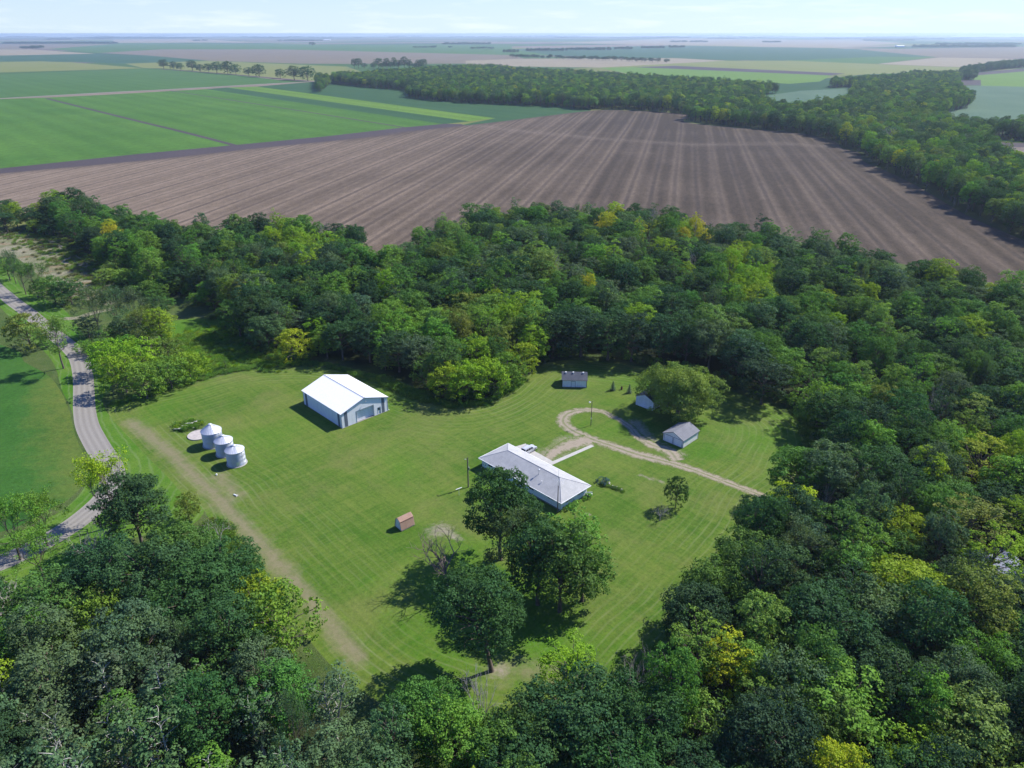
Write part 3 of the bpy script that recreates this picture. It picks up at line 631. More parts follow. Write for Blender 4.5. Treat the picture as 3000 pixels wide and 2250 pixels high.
# ------------------------------------------------------------------ white steel shed
def metal_shed():
    a = G(1003.2, 1255.7); Wd, Dp, E, R = 15.5, 20.8, 4.4, 6.9
    o = empty('metal_shed', (a[0], a[1], LAWN_Z), math.radians(44.0), 'big white steel shed with a white gable roof and an overhead door', 'shed')
    T = .16; dx0, dx1, dh = 4.9, 10.7, 3.55; sx0, sx1, sh = 12.0, 13.0, 2.15
    def zr(x): return E + (R - E) * (1 - abs(x - Wd / 2) / (Wd / 2))
    m = MB()
    prism_y(m, [(0, 0), (dx0, 0), (dx0, zr(dx0)), (0, E)], 0, T)
    prism_y(m, [(dx0, dh), (dx1, dh), (dx1, zr(dx1)), (Wd / 2, R), (dx0, zr(dx0))], 0, T)
    prism_y(m, [(dx1, 0), (sx0, 0), (sx0, zr(sx0)), (dx1, zr(dx1))], 0, T)
    prism_y(m, [(sx0, sh), (sx1, sh), (sx1, zr(sx1)), (sx0, zr(sx0))], 0, T)
    prism_y(m, [(sx1, 0), (Wd, 0), (Wd, E), (sx1, zr(sx1))], 0, T)
    m.box(0, T, 0, T, Dp - T, E); m.box(Wd - T, T, 0, Wd, Dp - T, E)
    prism_y(m, [(0, 0), (Wd, 0), (Wd, E), (Wd / 2, R), (0, E)], Dp - T, Dp)
    m.build('wall', M['white_steel'], o)
    ov = .3; s = (R - E) / (Wd / 2)
    for sg in (0, 1):
        r = MB(); ex = -ov if not sg else Wd + ov
        e = (ex, E + .06 - s * ov); q = [(e[0], -ov, e[1]), (Wd / 2, -ov, R + .06), (Wd / 2, Dp + ov, R + .06), (e[0], Dp + ov, e[1])]
        if sg: q = [q[1], q[0], q[3], q[2]]
        r.slab([(x, y, z + .12) for x, y, z in q], .12)
        n = 34                                           # raised seams down the slope
        for i in range(n + 1):
            y = -ov + .02 + (Dp + 2 * ov - .08) * i / n
            p0, p1 = (e[0], e[1] + .12), (Wd / 2, R + .18)
            prism_y(r, [(p0[0], p0[1] + .002), (p1[0], p1[1] + .002), (p1[0], p1[1] + .03), (p0[0], p0[1] + .03)] if not sg else [(p1[0], p1[1] + .002), (p0[0], p0[1] + .002), (p0[0], p0[1] + .03), (p1[0], p1[1] + .03)], y, y + .04)
        r.build('roof', M['roof_white'], o)
    c = MB(); prism_y(c, [(Wd / 2 - .28, R + .14), (Wd / 2 + .28, R + .14), (Wd / 2, R + .27)], -ov - .02, Dp + ov + .02); c.build('ridge_cap', flat('ridge_cap', (.52, .53, .54), .5, .3), o)
    for y in (-ov - .05, Dp + ov):
        f = MB(); prism_y(f, [(-ov, E - s * ov - .06), (Wd / 2, R - .06), (Wd / 2, R + .13), (-ov, E - s * ov + .15)], y, y + .05)
        prism_y(f, [(Wd / 2, R - .06), (Wd + ov, E - s * ov - .06), (Wd + ov, E - s * ov + .15), (Wd / 2, R + .13)], y, y + .05)
        f.build('fascia', M['trim_grey'], o)
    for x0, x1 in ((.95, 1.95), (13.45, 14.4)):
        q = MB(); prism_y(q, [(x0, .02), (x1, .02), (x1, zr(x1) - .1), (x0, zr(x0) - .1)], -.03, -.004); q.build('accent_panel', M['grey_steel'], o)
    for y0, y1 in ((.9, 1.95), (18.6, 19.75)):
        q = MB(); q.box(-.03, y0, .02, -.004, y1, E - .1); q.build('accent_panel', M['grey_steel'], o)
        q = MB(); q.box(Wd + .004, y0, .02, Wd + .03, y1, E - .1); q.build('accent_panel', M['grey_steel'], o)
    for x, y in ((0, 0), (Wd, 0), (0, Dp), (Wd, Dp)):
        q = MB(); q.box(x - .05, y - .05, 0, x + .05, y + .05, E - .02); q.build('corner_trim', M['trim_grey'], o)
    d = MB(); d.box(dx0 + .01, .62, 0, dx1 - .01, .7, dh); dd = d.build('overhead_door', M['white_door'], o)
    j = MB(); j.box(dx0 - .1, -.06, 0, dx0 - .002, .01 - .012, dh + .1); j.box(dx1 + .002, -.06, 0, dx1 + .1, -.002, dh + .1); j.box(dx0 - .002, -.06, dh + .002, dx1 + .002, -.002, dh + .1); j.build('door_frame', M['trim_grey'], o)
    j = MB(); j.box(dx0 - .02, T, 0, dx0, .62, dh); j.box(dx1, T, 0, dx1 + .02, .62, dh); j.box(dx0, T, dh, dx1, .62, dh + .02); j.build('door_reveal', M['white_paint'], o)
    s_ = MB(); s_.box(sx0 + .06, .1, 0, sx1 - .06, .15, sh - .05); sd = s_.build('side_door', M['white_paint'], o)
    g = MB(); g.box(sx0 + .22, .085, 1.15, sx1 - .22, .098, 1.95); g.build('pane', M['glass'], sd)
    fr = MB(); fr.box(sx0 - .06, -.04, 0, sx0 + .05, -.003, sh + .06); fr.box(sx1 - .05, -.04, 0, sx1 + .06, -.003, sh + .06); fr.box(sx0 + .05, -.04, sh - .05, sx1 - .05, -.003, sh + .06); fr.build('door_frame', M['trim_grey'], o)
    l = MB(); l.tube([(Wd / 2 + .2, -.05, 5.75), (Wd / 2 + .2, -.5, 5.9)], [.03, .03], 6); l.lathe([(.02, 5.95), (.17, 5.88), (.17, 5.8), (.02, 5.75)], 12, (Wd / 2 + .2, -.55)); l.build('wall_lamp', M['galv_dark'], o)
    b = MB(); b.box(-.12, -.12, -.02, Wd + .12, Dp + .12, .02); b.build('footing', M['foundation'], o)
    ds = MB(); ds.tube([(Wd + .12, .15, E - .3), (Wd + .12, .1, .25), (Wd + .45, -.1, .1)], [.06, .06, .06], 6); ds.build('downspout', M['white_paint'], o)
metal_shed()

# ------------------------------------------------------------------ ranch house
def window(parent, axis, u0, u1, z0, z1, off, outward):
    """axis 'x': window lies in a wall of constant x = off; 'y': constant y = off; outward = -1 or +1"""
    f = MB(); t = .06; o1 = off + outward * .05; lo, hi = min(off + outward * .004, o1), max(off + outward * .004, o1)
    def bx(m, a0, a1, zz0, zz1, lo=lo, hi=hi):
        if axis == 'x': m.box(lo, a0, zz0, hi, a1, zz1)
        else: m.box(a0, lo, zz0, a1, hi, zz1)
    bx(f, u0 - t, u0, z0 - t, z1 + t); bx(f, u1, u1 + t, z0 - t, z1 + t); bx(f, u0, u1, z1, z1 + t); bx(f, u0, u1, z0 - t, z0); um = (u0 + u1) / 2; bx(f, um - .03, um + .03, z0, z1)
    w = f.build('window', M['white_paint'], parent)
    g = MB(); bx(g, u0, um - .03, z0, z1, min(off + outward * .002, off + outward * .02), max(off + outward * .002, off + outward * .02)); bx(g, um + .03, u1, z0, z1, min(off + outward * .002, off + outward * .02), max(off + outward * .002, off + outward * .02))
    g.build('pane', M['glass'], w)
def ranch_house():
    o = empty('ranch_house', (11.3, 139.9, LAWN_Z), math.radians(44.7), 'long low white house with a pale grey hip roof', 'house')
    Wd, L, Ez, R, ov = 10.5, 28.1, 2.75, 5.0, .62
    m = MB(); m.box(ov, ov, .35, Wd - ov, L - ov, Ez - .02); m.build('wall', M['white_lap'], o)
    b = MB(); b.box(ov + .04, ov + .04, -.03, Wd - ov - .04, L - ov - .04, .35); b.build('foundation', M['foundation'], o)
    hp = 5.25; r1, r2 = (Wd / 2, hp, R), (Wd / 2, L - hp, R); c = [(0, 0, Ez), (Wd, 0, Ez), (Wd, L, Ez), (0, L, Ez)]
    m = MB(); m.add([*c, r1, r2, *[(x, y, Ez - .12) for x, y, z in c]], [(0, 1, 4), (1, 2, 5, 4), (2, 3, 5), (3, 0, 4, 5), (6, 9, 8, 7), (0, 6, 7, 1), (1, 7, 8, 2), (2, 8, 9, 3), (3, 9, 6, 0)])
    rf = m.build('roof', M['shingle_light'], o)
    k = MB(); up = lambda p: (p[0], p[1], p[2] + .02)
    for p, q in ((r1, r2), (r1, c[0]), (r1, c[1]), (r2, c[2]), (r2, c[3])): k.tube([up(p), up(q)], [.055, .055], 5)
    k.build('ridge_tile', shingles('ridge_shingles', (.36, .37, .39), (.42, .42, .44)), rf)
    f = MB(); z0, z1 = Ez - .17, Ez + .01; f.box(-.1, -.1, z0, Wd + .1, -.002, z1); f.box(-.1, L + .002, z0, Wd + .1, L + .1, z1); f.box(-.1, -.002, z0, -.002, L + .002, z1); f.box(Wd + .002, -.002, z0, Wd + .1, L + .002, z1); f.build('gutter', M['white_paint'], o)
    for x, y in ((ov - .06, ov + .2), (ov - .06, L - ov - .2), (Wd - ov + .06, ov + .25)):
        d = MB(); d.tube([(x, y, Ez - .15), (x, y, .35), (x - .5 if x < 2 else x + .5, y, .12)], [.045, .045, .045], 6); d.build('downspout', M['white_paint'], o)
    for y0, y1, zz in ((3.0, 4.8, 1.75), (9.3, 10.9, 1.5), (14.6, 16.2, 1.5), (19.2, 20.6, .9), (23.6, 25.2, 1.5)): window(o, 'x', y0, y1, zz, 2.3, ov, -1)
    for x0, x1 in ((2.2, 4.2), (6.4, 8.4)): window(o, 'y', x0, x1, 1.55, 2.2, ov, -1)
    for y0, y1 in ((4, 6), (9, 11), (20, 22)): window(o, 'x', y0, y1, 1.2, 2.2, Wd - ov, 1)
    d = MB(); d.box(Wd - ov + .004, 13.6, .36, Wd - ov + .05, 14.6, 2.4); d.build('front_door', M['trim_grey'], o)
    def zr(x): return Ez + (R - Ez) * min(x, Wd - x) / (Wd / 2)
    v = MB(); x, y = 3.6, 10.5; z = zr(x); v.tube([(x, y, z - .1), (x, y, z + 1.15)], [.09, .09], 8); v.lathe([(.02, z + 1.45), (.2, z + 1.38), (.2, z + 1.15), (.09, z + 1.12)], 12, (x, y)); v.build('chimney', M['galv_roof'], rf)
    v = MB(); x, y = 2.1, 8.2; z = zr(x); v.tube([(x, y, z - .1), (x, y, z + .4)], [.06, .06], 8); v.lathe([(.02, z + .55), (.16, z + .45), (.16, z + .38), (.05, z + .38)], 10, (x, y)); v.build('vent', M['white_paint'], rf)
    v = MB(); x, y = 8.6, 12.5; z = zr(x); v.tube([(x, y, z - .1), (x, y, z + .35)], [.05, .05], 8); v.build('vent', M['galv_roof'], rf)
ranch_house()
def shrub_spots():
    return [((1652.5, 1496), 1.0, .9), ((1664, 1490), 1.0, .9), ((1676, 1485), 1.1, 1.0), ((1688, 1476), 1.3, 1.2), ((1721, 1460), 1.4, 1.2)]

# ------------------------------------------------------------------ small gabled buildings
def gabled(name, org, rz, Wd, Dp, E, R, wall, roof, label, cat, ov=.3, ridge='y'):
    o = empty(name, (org[0], org[1], LAWN_Z), rz, label, cat)
    m = MB()
    if ridge == 'y':
        prism_y(m, [(0, 0), (Wd, 0), (Wd, E), (Wd / 2, R), (0, E)], 0, Dp)
        m.build('wall', wall, o); s = (R - E) / (Wd / 2); r = MB()
        r.slab([(-ov, -ov, E - s * ov + .14), (Wd / 2, -ov, R + .14), (Wd / 2, Dp + ov, R + .14), (-ov, Dp + ov, E - s * ov + .14)][::-1] if False else [(Wd / 2, -ov, R + .14), (Wd / 2, Dp + ov, R + .14), (-ov, Dp + ov, E - s * ov + .14), (-ov, -ov, E - s * ov + .14)], .12)
        r.slab([(Wd + ov, -ov, E - s * ov + .14), (Wd + ov, Dp + ov, E - s * ov + .14), (Wd / 2, Dp + ov, R + .14), (Wd / 2, -ov, R + .14)], .12)
    else:
        prism_x(m, [(0, 0), (Dp, 0), (Dp, E), (Dp / 2, R), (0, E)], 0, Wd)
        m.build('wall', wall, o); s = (R - E) / (Dp / 2); r = MB()
        r.slab([(-ov, -ov, E - s * ov + .14), (Wd + ov, -ov, E - s * ov + .14), (Wd + ov, Dp / 2, R + .14), (-ov, Dp / 2, R + .14)], .12)
        r.slab([(-ov, Dp / 2, R + .14), (Wd + ov, Dp / 2, R + .14), (Wd + ov, Dp + ov, E - s * ov + .14), (-ov, Dp + ov, E - s * ov + .14)], .12)
    rf = r.build('roof', roof, o)
    return o, rf
go = G(1943, 1290.5)
gar, grf = gabled('garage', go, math.radians(-44.6), 6.15, 7.4, 2.4, 3.75, M['white_lap'], M['shingle_grey'], 'white two-door garage with a plain grey gable roof beside the drive', 'garage')
for x0, x1 in ((.3, 2.85), (3.2, 5.75)):
    f = MB(); f.box(x0 - .08, -.05, 0, x0, -.003, 2.2); f.box(x1, -.05, 0, x1 + .08, -.003, 2.2); f.box(x0, -.05, 2.12, x1, -.003, 2.2); f.build('door_frame', M['dark_trim'], gar)
    d = MB(); d.box(x0, -.035, .02, x1, -.003, 2.12); d.build('garage_door', M['white_door'], gar)
for x, y in ((0, 0), (6.15, 0), (6.15, 7.4)):
    c = MB(); c.box(x - .06, y - .06, 0, x + .06, y + .06, 2.36); c.build('corner_board', M['white_paint'] if x < 3 else M['trim_grey'], gar)
f = MB(); prism_y(f, [(-.3, 2.22), (3.075, 3.68), (3.075, 3.9), (-.3, 2.42)], -.36, -.305); prism_y(f, [(3.075, 3.68), (6.45, 2.22), (6.45, 2.42), (3.075, 3.9)], -.36, -.305); f.build('fascia', M['trim_grey'], gar)
b = MB(); b.box(-.05, -.08, -.02, 6.2, 7.45, .1); b.build('footing', M['foundation'], gar)

oo, orf = gabled('outbuilding', (15.7, 206.9), math.radians(-3.2), 7.6, 5.6, 2.5, 4.0, M['white_old'], M['shingle_dark'], 'small white building with a dark roof and three roof vents', 'outbuilding', .25, 'x')
f = MB(); f.box(2.75, -.06, 0, 2.85, -.003, 2.15); f.box(4.0, -.06, 0, 4.1, -.003, 2.15); f.box(2.85, -.06, 2.05, 4.0, -.003, 2.15); f.build('door_frame', M['dark_trim'], oo)
f = MB(); f.box(2.85, -.04, .1, 4.0, -.003, 2.05); f.build('door', M['white_old'], oo)
for x in (0, 7.6):
    f = MB(); f.box(x - .07, -.07, 0, x + .07, .06, 2.4); f.build('corner_board', M['dark_trim'], oo)
f = MB(); f.box(-.03, -.03, -.02, 7.63, 5.63, .16); f.build('footing', M['foundation'], oo)
for x in (1.1, 3.4, 6.5):
    z = 4.0 - .53 * .55; v = MB(); v.box(x - .17, 2.1, z + .08, x + .17, 2.42, z + .5); v.box(x - .22, 2.05, z + .5, x + .22, 2.47, z + .55); v.build('vent', M['white_paint'], orf)

hs = G(1862, 1186)
h_, hr = gabled('garden_shed', hs, math.radians(-42), 6.0, 6.5, 2.9, 4.3, M['white_old'], M['shingle_dark'], 'white shed half hidden under the broad spreading tree', 'shed', .25)
f = MB(); f.box(2.3, -.05, 0, 3.6, -.003, 2.1); f.build('door', M['white_door'], h_)
ws = G(2905, 1722)
w_, wr_ = gabled('woodland_cabin', ws, math.radians(8), 7.0, 8.0, 2.6, 4.0, M['white_old'], shingles('slate_shingles', (.22, .24, .32), (.27, .29, .37)), 'small building with a blue-grey roof glimpsed among yellow trees', 'building', .3, 'x')
f = MB(); f.box(2.6, -.05, 0, 3.6, -.003, 2.1); f.build('door', M['white_door'], w_)

# gambrel-roofed shed
def barn_shed():
    a = (-24.5, 133.1); o = empty('storage_shed', (a[0], a[1], LAWN_Z), math.radians(42), 'small barn-shaped shed with a brown gambrel roof on the lawn', 'shed')
    L, Wd = 3.4, 2.6; zb, zt, z0 = 2.15, 2.85, .35
    prof = [(0, 0), (Wd, 0), (Wd, z0), (Wd - .42, zb), (Wd / 2, zt), (.42, zb), (0, z0)]
    m = MB(); prism_x(m, prof, 0, L); m.build('wall', M['white_lap'], o)
    ov = .12; r = MB(); rl = MB()
    def sl(mb, y0, zz0, y1, zz1):
        q = [(-ov, y0, zz0), (L + ov, y0, zz0), (L + ov, y1, zz1), (-ov, y1, zz1)]; mb.slab(q, .07)
    sl(rl, -.08, z0 - .2 + .08, .40, zb + .08); sl(r, .34, zb + .09, Wd / 2, zt + .12); sl(r, Wd / 2, zt + .12, Wd - .34, zb + .09); sl(rl, Wd - .40, zb + .08, Wd + .08, z0 - .12)
    rf = r.build('roof', M['shingle_brown'], o); rl.build('lower_roof', M['shingle_brown'], o)
    e = MB(); e.box(-ov - .01, .30, zb + .02, L + ov + .01, .36, zb + .07); e.build('roof_edge', M['rust'], rf)
    d = MB(); d.box(-.04, .75, .15, -.003, 1.85, 1.95); d.build('door', M['white_door'], o)
    b = MB(); b.box(-.04, -.03, -.02, L + .04, Wd + .03, .1); b.build('footing', M['foundation'], o)
barn_shed()

# ------------------------------------------------------------------ grain bins
def grain_bin(cx, cy, r, hw, hc, label):
    o = empty('grain_bin', (cx, cy, LAWN_Z), 0, label, 'grain bin', 'three steel grain bins in a row')
    prof = []; n = int(hw / .1)
    for i in range(n * 2 + 1):
        z = .12 + (hw - .12) * i / (n * 2); prof.append((r + (.022 if i % 2 else 0), z))
    m = MB(); m.lathe(prof, 56); m.build('wall', M['galv'], o)
    m = MB(); m.lathe([(r + .14, hw - .05), (.42, hw + hc * .93), (.42, hw + hc * .93 + .02)], 56)
    for k in range(28):
        t = 2 * PI * k / 28; c, s = math.cos(t), math.sin(t)
        m.tube([((r + .15) * c, (r + .15) * s, hw - .02), (.44 * c, .44 * s, hw + hc * .93 + .03)], [.03, .025], 4)
    rf = m.build('roof', M['galv_roof'], o)
    m = MB(); m.lathe([(.48, hw + hc * .9), (.48, hw + hc * .9 + .2), (.3, hw + hc * .9 + .32), (.02, hw + hc * .9 + .34)], 20); m.build('cap', M['galv_roof'], rf)
    m = MB(); a0 = math.radians(150); c, s = math.cos(a0), math.sin(a0)
    rr = r * .72; zz = hw + hc * .3
    m.add([(c * r * .35 - s * .28, s * r * .35 + c * .28, hw + hc * .66 + .08), (c * r * .35 + s * .28, s * r * .35 - c * .28, hw + hc * .66 + .08), (c * r * .55 + s * .28, s * r * .55 - c * .28, hw + hc * .47 + .08), (c * r * .55 - s * .28, s * r * .55 + c * .28, hw + hc * .47 + .08)], [(0, 1, 2, 3)])
    m.build('hatch', M['galv_dark'], rf)
    m = MB(); m.lathe([(r + .28, 0), (r + .28, .12), (r - .05, .12)], 48); m.build('footing', M['concrete'], o)
    m = MB(); t = math.radians(-60); c, s = math.cos(t), math.sin(t); q = []
    for i in range(7):
        tt = t + (i - 3) * .06; q.append(((r + .05) * math.cos(tt), (r + .05) * math.sin(tt)))
    vs = [(x, y, .35) for x, y in q] + [(x, y, 1.55) for x, y in q]
    m.add(vs, [(i, i + 1, 8 + i, 7 + i) for i in range(6)]); m.build('door', M['galv_roof'], o)
    m = MB(); t = math.radians(-20); q = (r + .12)
    for dt in (-.09, .09): m.tube([(q * math.cos(t + dt), q * math.sin(t + dt), .4), (q * math.cos(t + dt), q * math.sin(t + dt), hw)], [.02, .02], 5)
    for z in np.arange(.6, hw, .35): m.tube([(q * math.cos(t - .09), q * math.sin(t - .09), z), (q * math.cos(t + .09), q * math.sin(t + .09), z)], [.015, .015], 4)
    m.build('ladder', M['galv_dark'], o)
def bin_at(xl, xr, yb, ye, yp, label):
    fx, fy = G((xl + xr) / 2, yb); zc = fy * CP + CAM_H * SP; r = (xr - xl) / 2 / F_PX * (zc + 2) - .06
    d = math.hypot(fx, fy); cx, cy = fx + fx / d * r, fy + fy / d * r
    fY = fy - 0; yd = (ye - 1125) / F_PX; hw = 100 - fY * (SP + yd * CP) / (CP - yd * SP); yd = (yp - 1125) / F_PX; hc = 100 - cy * (SP + yd * CP) / (CP - yd * SP) - hw
    grain_bin(cx, cy, r, hw, max(hc, .9), label); return cx, cy, r, hw
bin_at(600.6, 657.5, 1315.5, 1273.6, 1243.5, 'biggest grain bin, next to the round concrete pad')
bin_at(638.3, 690.0, 1341.4, 1301.4, 1277.0, 'middle one of the three grain bins')
bin_at(670.0, 724.0, 1370.6, 1329.9, 1305.5, 'grain bin at the end of the row away from the concrete pad')
px_, py_ = G(583, 1276)
pd = empty('bin_pad', (px_, py_, LAWN_Z), 0, 'empty round concrete bin pad with a pale rim', 'concrete pad')
m = MB(); m.lathe([(.001, .16), (2.75, .16), (2.75, .05)], 48); m.build('slab', M['pad'], pd)
m = MB(); m.lathe([(2.95, 0), (2.95, .24), (2.76, .24), (2.76, .1)], 48); m.build('rim', M['concrete'], pd)

# ------------------------------------------------------------------ poles, mast, clothesline and small things
def at0(px, py): x, y = G(px, py); return (x, y, LAWN_Z)
p = empty('yard_light', at0(1731, 1247), 0, 'yard light on a slim pole inside the drive loop', 'yard light')
m = MB(); m.tube([(0, 0, 0), (0, 0, 7.7)], [.11, .075], 8); m.build('pole', M['pole_wood'], p)
m = MB(); m.tube([(0, 0, 7.3), (-.35, -.1, 7.55), (-.62, -.15, 7.5)], [.03, .03, .03], 6); m.build('arm', M['galv_roof'], p)
m = MB(); m.lathe([(.03, 7.62), (.12, 7.58), (.28, 7.38), (.26, 7.34), (.12, 7.2), (.02, 7.16)], 14, (-.68, -.16)); m.build('lamp', M['white_paint'], p)
m = MB(); m.box(-.14, -.2, 2.0, .14, -.09, 2.5); m.build('switch_box', M['galv_roof'], p)
p = empty('utility_pole', at0(1372, 1428), 0, 'wooden utility pole standing left of the long house', 'utility pole')
m = MB(); m.tube([(0, 0, 0), (0, 0, 8.4)], [.17, .12], 9); m.build('pole', M['pole_wood'], p)
m = MB(); m.box(.13, -.15, 5.0, .4, .15, 5.7); m.build('meter_box', M['galv_dark'], p)
m = MB(); m.tube([(.14, .12, .2), (.12, .1, 7.6)], [.04, .04], 6); m.build('conduit', M['galv_roof'], p)
m = MB(); m.tube([(-.03, 0, 7.8), (-.5, .1, 7.9)], [.03, .03], 6); m.lathe([(.03, 8.02), (.2, 7.86), (.03, 7.7)], 10, (-.55, .1)); m.build('lamp', M['galv_dark'], p)
p = empty('antenna_mast', at0(1633, 1503), 0, 'tall antenna mast at the near corner of the long house', 'antenna')
m = MB(); m.tube([(0, 0, 0), (0, 0, 7.4)], [.13, .09], 8); m.build('pole', M['pole_wood'], p)
m = MB(); m.tube([(0, 0, 7.35), (0, 0, 11.6)], [.035, .03], 6); mm = m.build('upper_mast', M['galv_roof'], p)
m = MB(); m.tube([(-1.3, .5, 8.9), (1.2, -.45, 9.0)], [.02, .02], 5)
for i in range(7):
    x = -1.2 + i * .4; L = .35 + .12 * i; m.tube([(x + .38 * L, -x * .38 + L, 8.95), (x - .38 * L, -x * .38 - L, 8.95)], [.012, .012], 4)
m.tube([(-1.0, .2, 8.2), (0, 0, 9.4)], [.012, .012], 4); m.build('antenna', M['galv_roof'], mm)
p = empty('clothesline_post', at0(1345, 1452), math.radians(35), 'white T-shaped clothesline post left of the tree by the house', 'clothesline post')
m = MB(); m.tube([(0, 0, 0), (0, 0, 1.9)], [.05, .05], 6); m.build('post', M['galv_roof'], p)
m = MB(); m.box(-.85, -.06, 1.86, .85, .06, 1.98); m.build('crossbar', M['white_paint'], p)
p = empty('burn_barrel', at0(1821, 1142), 0, 'rusty barrel standing between the two little blue spruces', 'barrel')
m = MB(); m.lathe([(.001, .04), (.3, .02), (.3, .3), (.315, .31), (.3, .33), (.3, .6), (.315, .61), (.3, .63), (.3, .92), (.28, .92), (.28, .1)], 18); m.build('drum', M['rust'], p)
m = MB(); m.lathe([(.3, .9), (.325, .91), (.3, .94)], 18); m.build('rim', M['bark_red'], p)
p = empty('garden_bench', at0(1727, 1453), math.radians(10), 'white bench at the far corner of the end wall', 'bench')
m = MB(); m.box(-.7, -.2, .42, .7, .22, .48); m.build('seat', M['white_paint'], p)
for x in (-.6, .6):
    m = MB(); m.box(x - .04, -.18, 0, x + .04, .2, .42); m.build('leg', M['white_paint'], p)
m = MB(); m.box(-.7, .2, .55, .7, .25, .9); m.build('backrest', M['white_paint'], p)
p = empty('well_cap', at0(635, 1393), 0, 'small white cap in the grass below the grain bins', 'well cap')
m = MB(); m.lathe([(.2, 0), (.2, .35), (.02, .42)], 12); m.build('cap', M['white_paint'], p)
p = empty('culvert_end', at0(690, 1453), math.radians(-30), 'short white pipe end lying at the dry track', 'pipe')
m = MB(); m.tube([(-.5, 0, .16), (.5, 0, .16)], [.17, .17], 10, False); m.build('pipe', M['white_paint'], p)
m = MB(); m.box(.5, -.3, 0, .62, .3, .3); m.build('end_plate', M['stone'], p)
o = sheet('path', [G(1540, 1300), G(1555, 1316), G(1619.5, 1352), G(1731.7, 1303.5), G(1740.7, 1308), G(1615, 1364), G(1560, 1345), G(1500, 1312)], M['concrete'])

# ------------------------------------------------------------------ parked car
def car():
    c = G(1549, 1324); o = empty('parked_car', (c[0], c[1], LAWN_Z + .02), math.radians(46), 'silver sport utility car parked behind the long house', 'car')
    L, Wd = 4.7, 1.85
    side = [(-2.3, .35), (-2.35, .75), (-2.25, 1.05), (-1.95, 1.62), (-1.6, 1.7), (.35, 1.7), (1.05, 1.12), (2.1, .98), (2.33, .75), (2.3, .35), (1.85, .35), (1.75, .62), (1.45, .74), (1.15, .62), (1.05, .32), (-1.05, .32), (-1.15, .62), (-1.45, .74), (-1.75, .62), (-1.85, .35)]
    def ins(z): return .0 if z < 1.0 else (z - 1.0) * .22
    vs = [(x, -Wd / 2 + ins(z), z) for x, z in side] + [(x, Wd / 2 - ins(z), z) for x, z in side]; n = len(side)
    m = MB(); m.add(vs, [tuple(range(n))[::-1], tuple(range(n, 2 * n))] + [(i, (i + 1) % n, n + (i + 1) % n, n + i) for i in range(n)]); m.build('body', M['car_paint'], o)
    def pane(pts):
        q = MB(); q.add(pts, [tuple(range(len(pts)))]); q.build('window', M['glass'], o)
    for s in (-1, 1):
        f = lambda x, z: (x, s * (Wd / 2 - ins(z) + .012), z)
        pane([f(-2.0, 1.12), f(-1.8, 1.58), f(-1.1, 1.6), f(-1.1, 1.1)]); pane([f(-1.0, 1.1), f(-1.0, 1.6), f(-.15, 1.6), f(-.15, 1.1)]); pane([f(-.05, 1.1), f(-.05, 1.6), f(.35, 1.58), f(.9, 1.14)])
    w = .72; pane([(1.04, -w, 1.15), (1.04, w, 1.15), (.42, w - .08, 1.67), (.42, -w + .08, 1.67)]); pane([(-2.25, -w, 1.1), (-2.25, w, 1.1), (-1.99, w - .06, 1.58), (-1.99, -w + .06, 1.58)])
    for x in (-1.45, 1.45):
        for s in (-1, 1):
            q = MB(); q.lathe([(.2, -.11), (.34, -.11), (.36, -.06), (.36, .06), (.34, .11), (.2, .11)], 20); me = q.mesh('wheel', M['tyre']); wh = link('wheel', me, o)
            wh.location = (x, s * .83, .34); wh.rotation_euler = (PI / 2, 0, 0)
            q = MB(); q.lathe([(.001, .09), (.21, .1), (.21, -.1), (.001, -.09)], 16); q.build('rim', M['galv_roof'], wh)
    for s in (-1, 1):
        q = MB(); q.box(2.27, s * .62 - .18, .7, 2.37, s * .62 + .18, .86); q.build('headlight', M['white_paint'], o)
        q = MB(); q.box(-2.37, s * .72 - .13, .8, -2.3, s * .72 + .13, 1.05); q.build('tail_light', M['red_lamp'], o)
        q = MB(); q.tube([(-1.6, s * .62, 1.76), (.1, s * .62, 1.76)], [.025, .025], 5); q.build('roof_rail', M['galv_dark'], o)
        q = MB(); q.box(.75, s * 1.0 - .1, 1.02, .9, s * 1.0 + .1, 1.17); q.build('mirror', M['car_paint'], o)
car()

# ------------------------------------------------------------------ far farm buildings
def farm(px, py, w, label):
    x, y = G(px, py); o = empty('farm_building', (x, y, 0), 0, label, 'farm building')
    m = MB(); m.box(0, 0, 0, w, 40, 9); m.build('wall', M['white_steel'], o)
    m = MB(); prism_x(m, [(-1, 9), (41, 9), (20, 14)], -1, w + 1); m.build('roof', M['roof_white'], o)
farm(948, 118, 110, 'distant white farm building at the end of a dark tree line')
farm(2628, 138, 60, 'tiny white farm building near the horizon on the right')
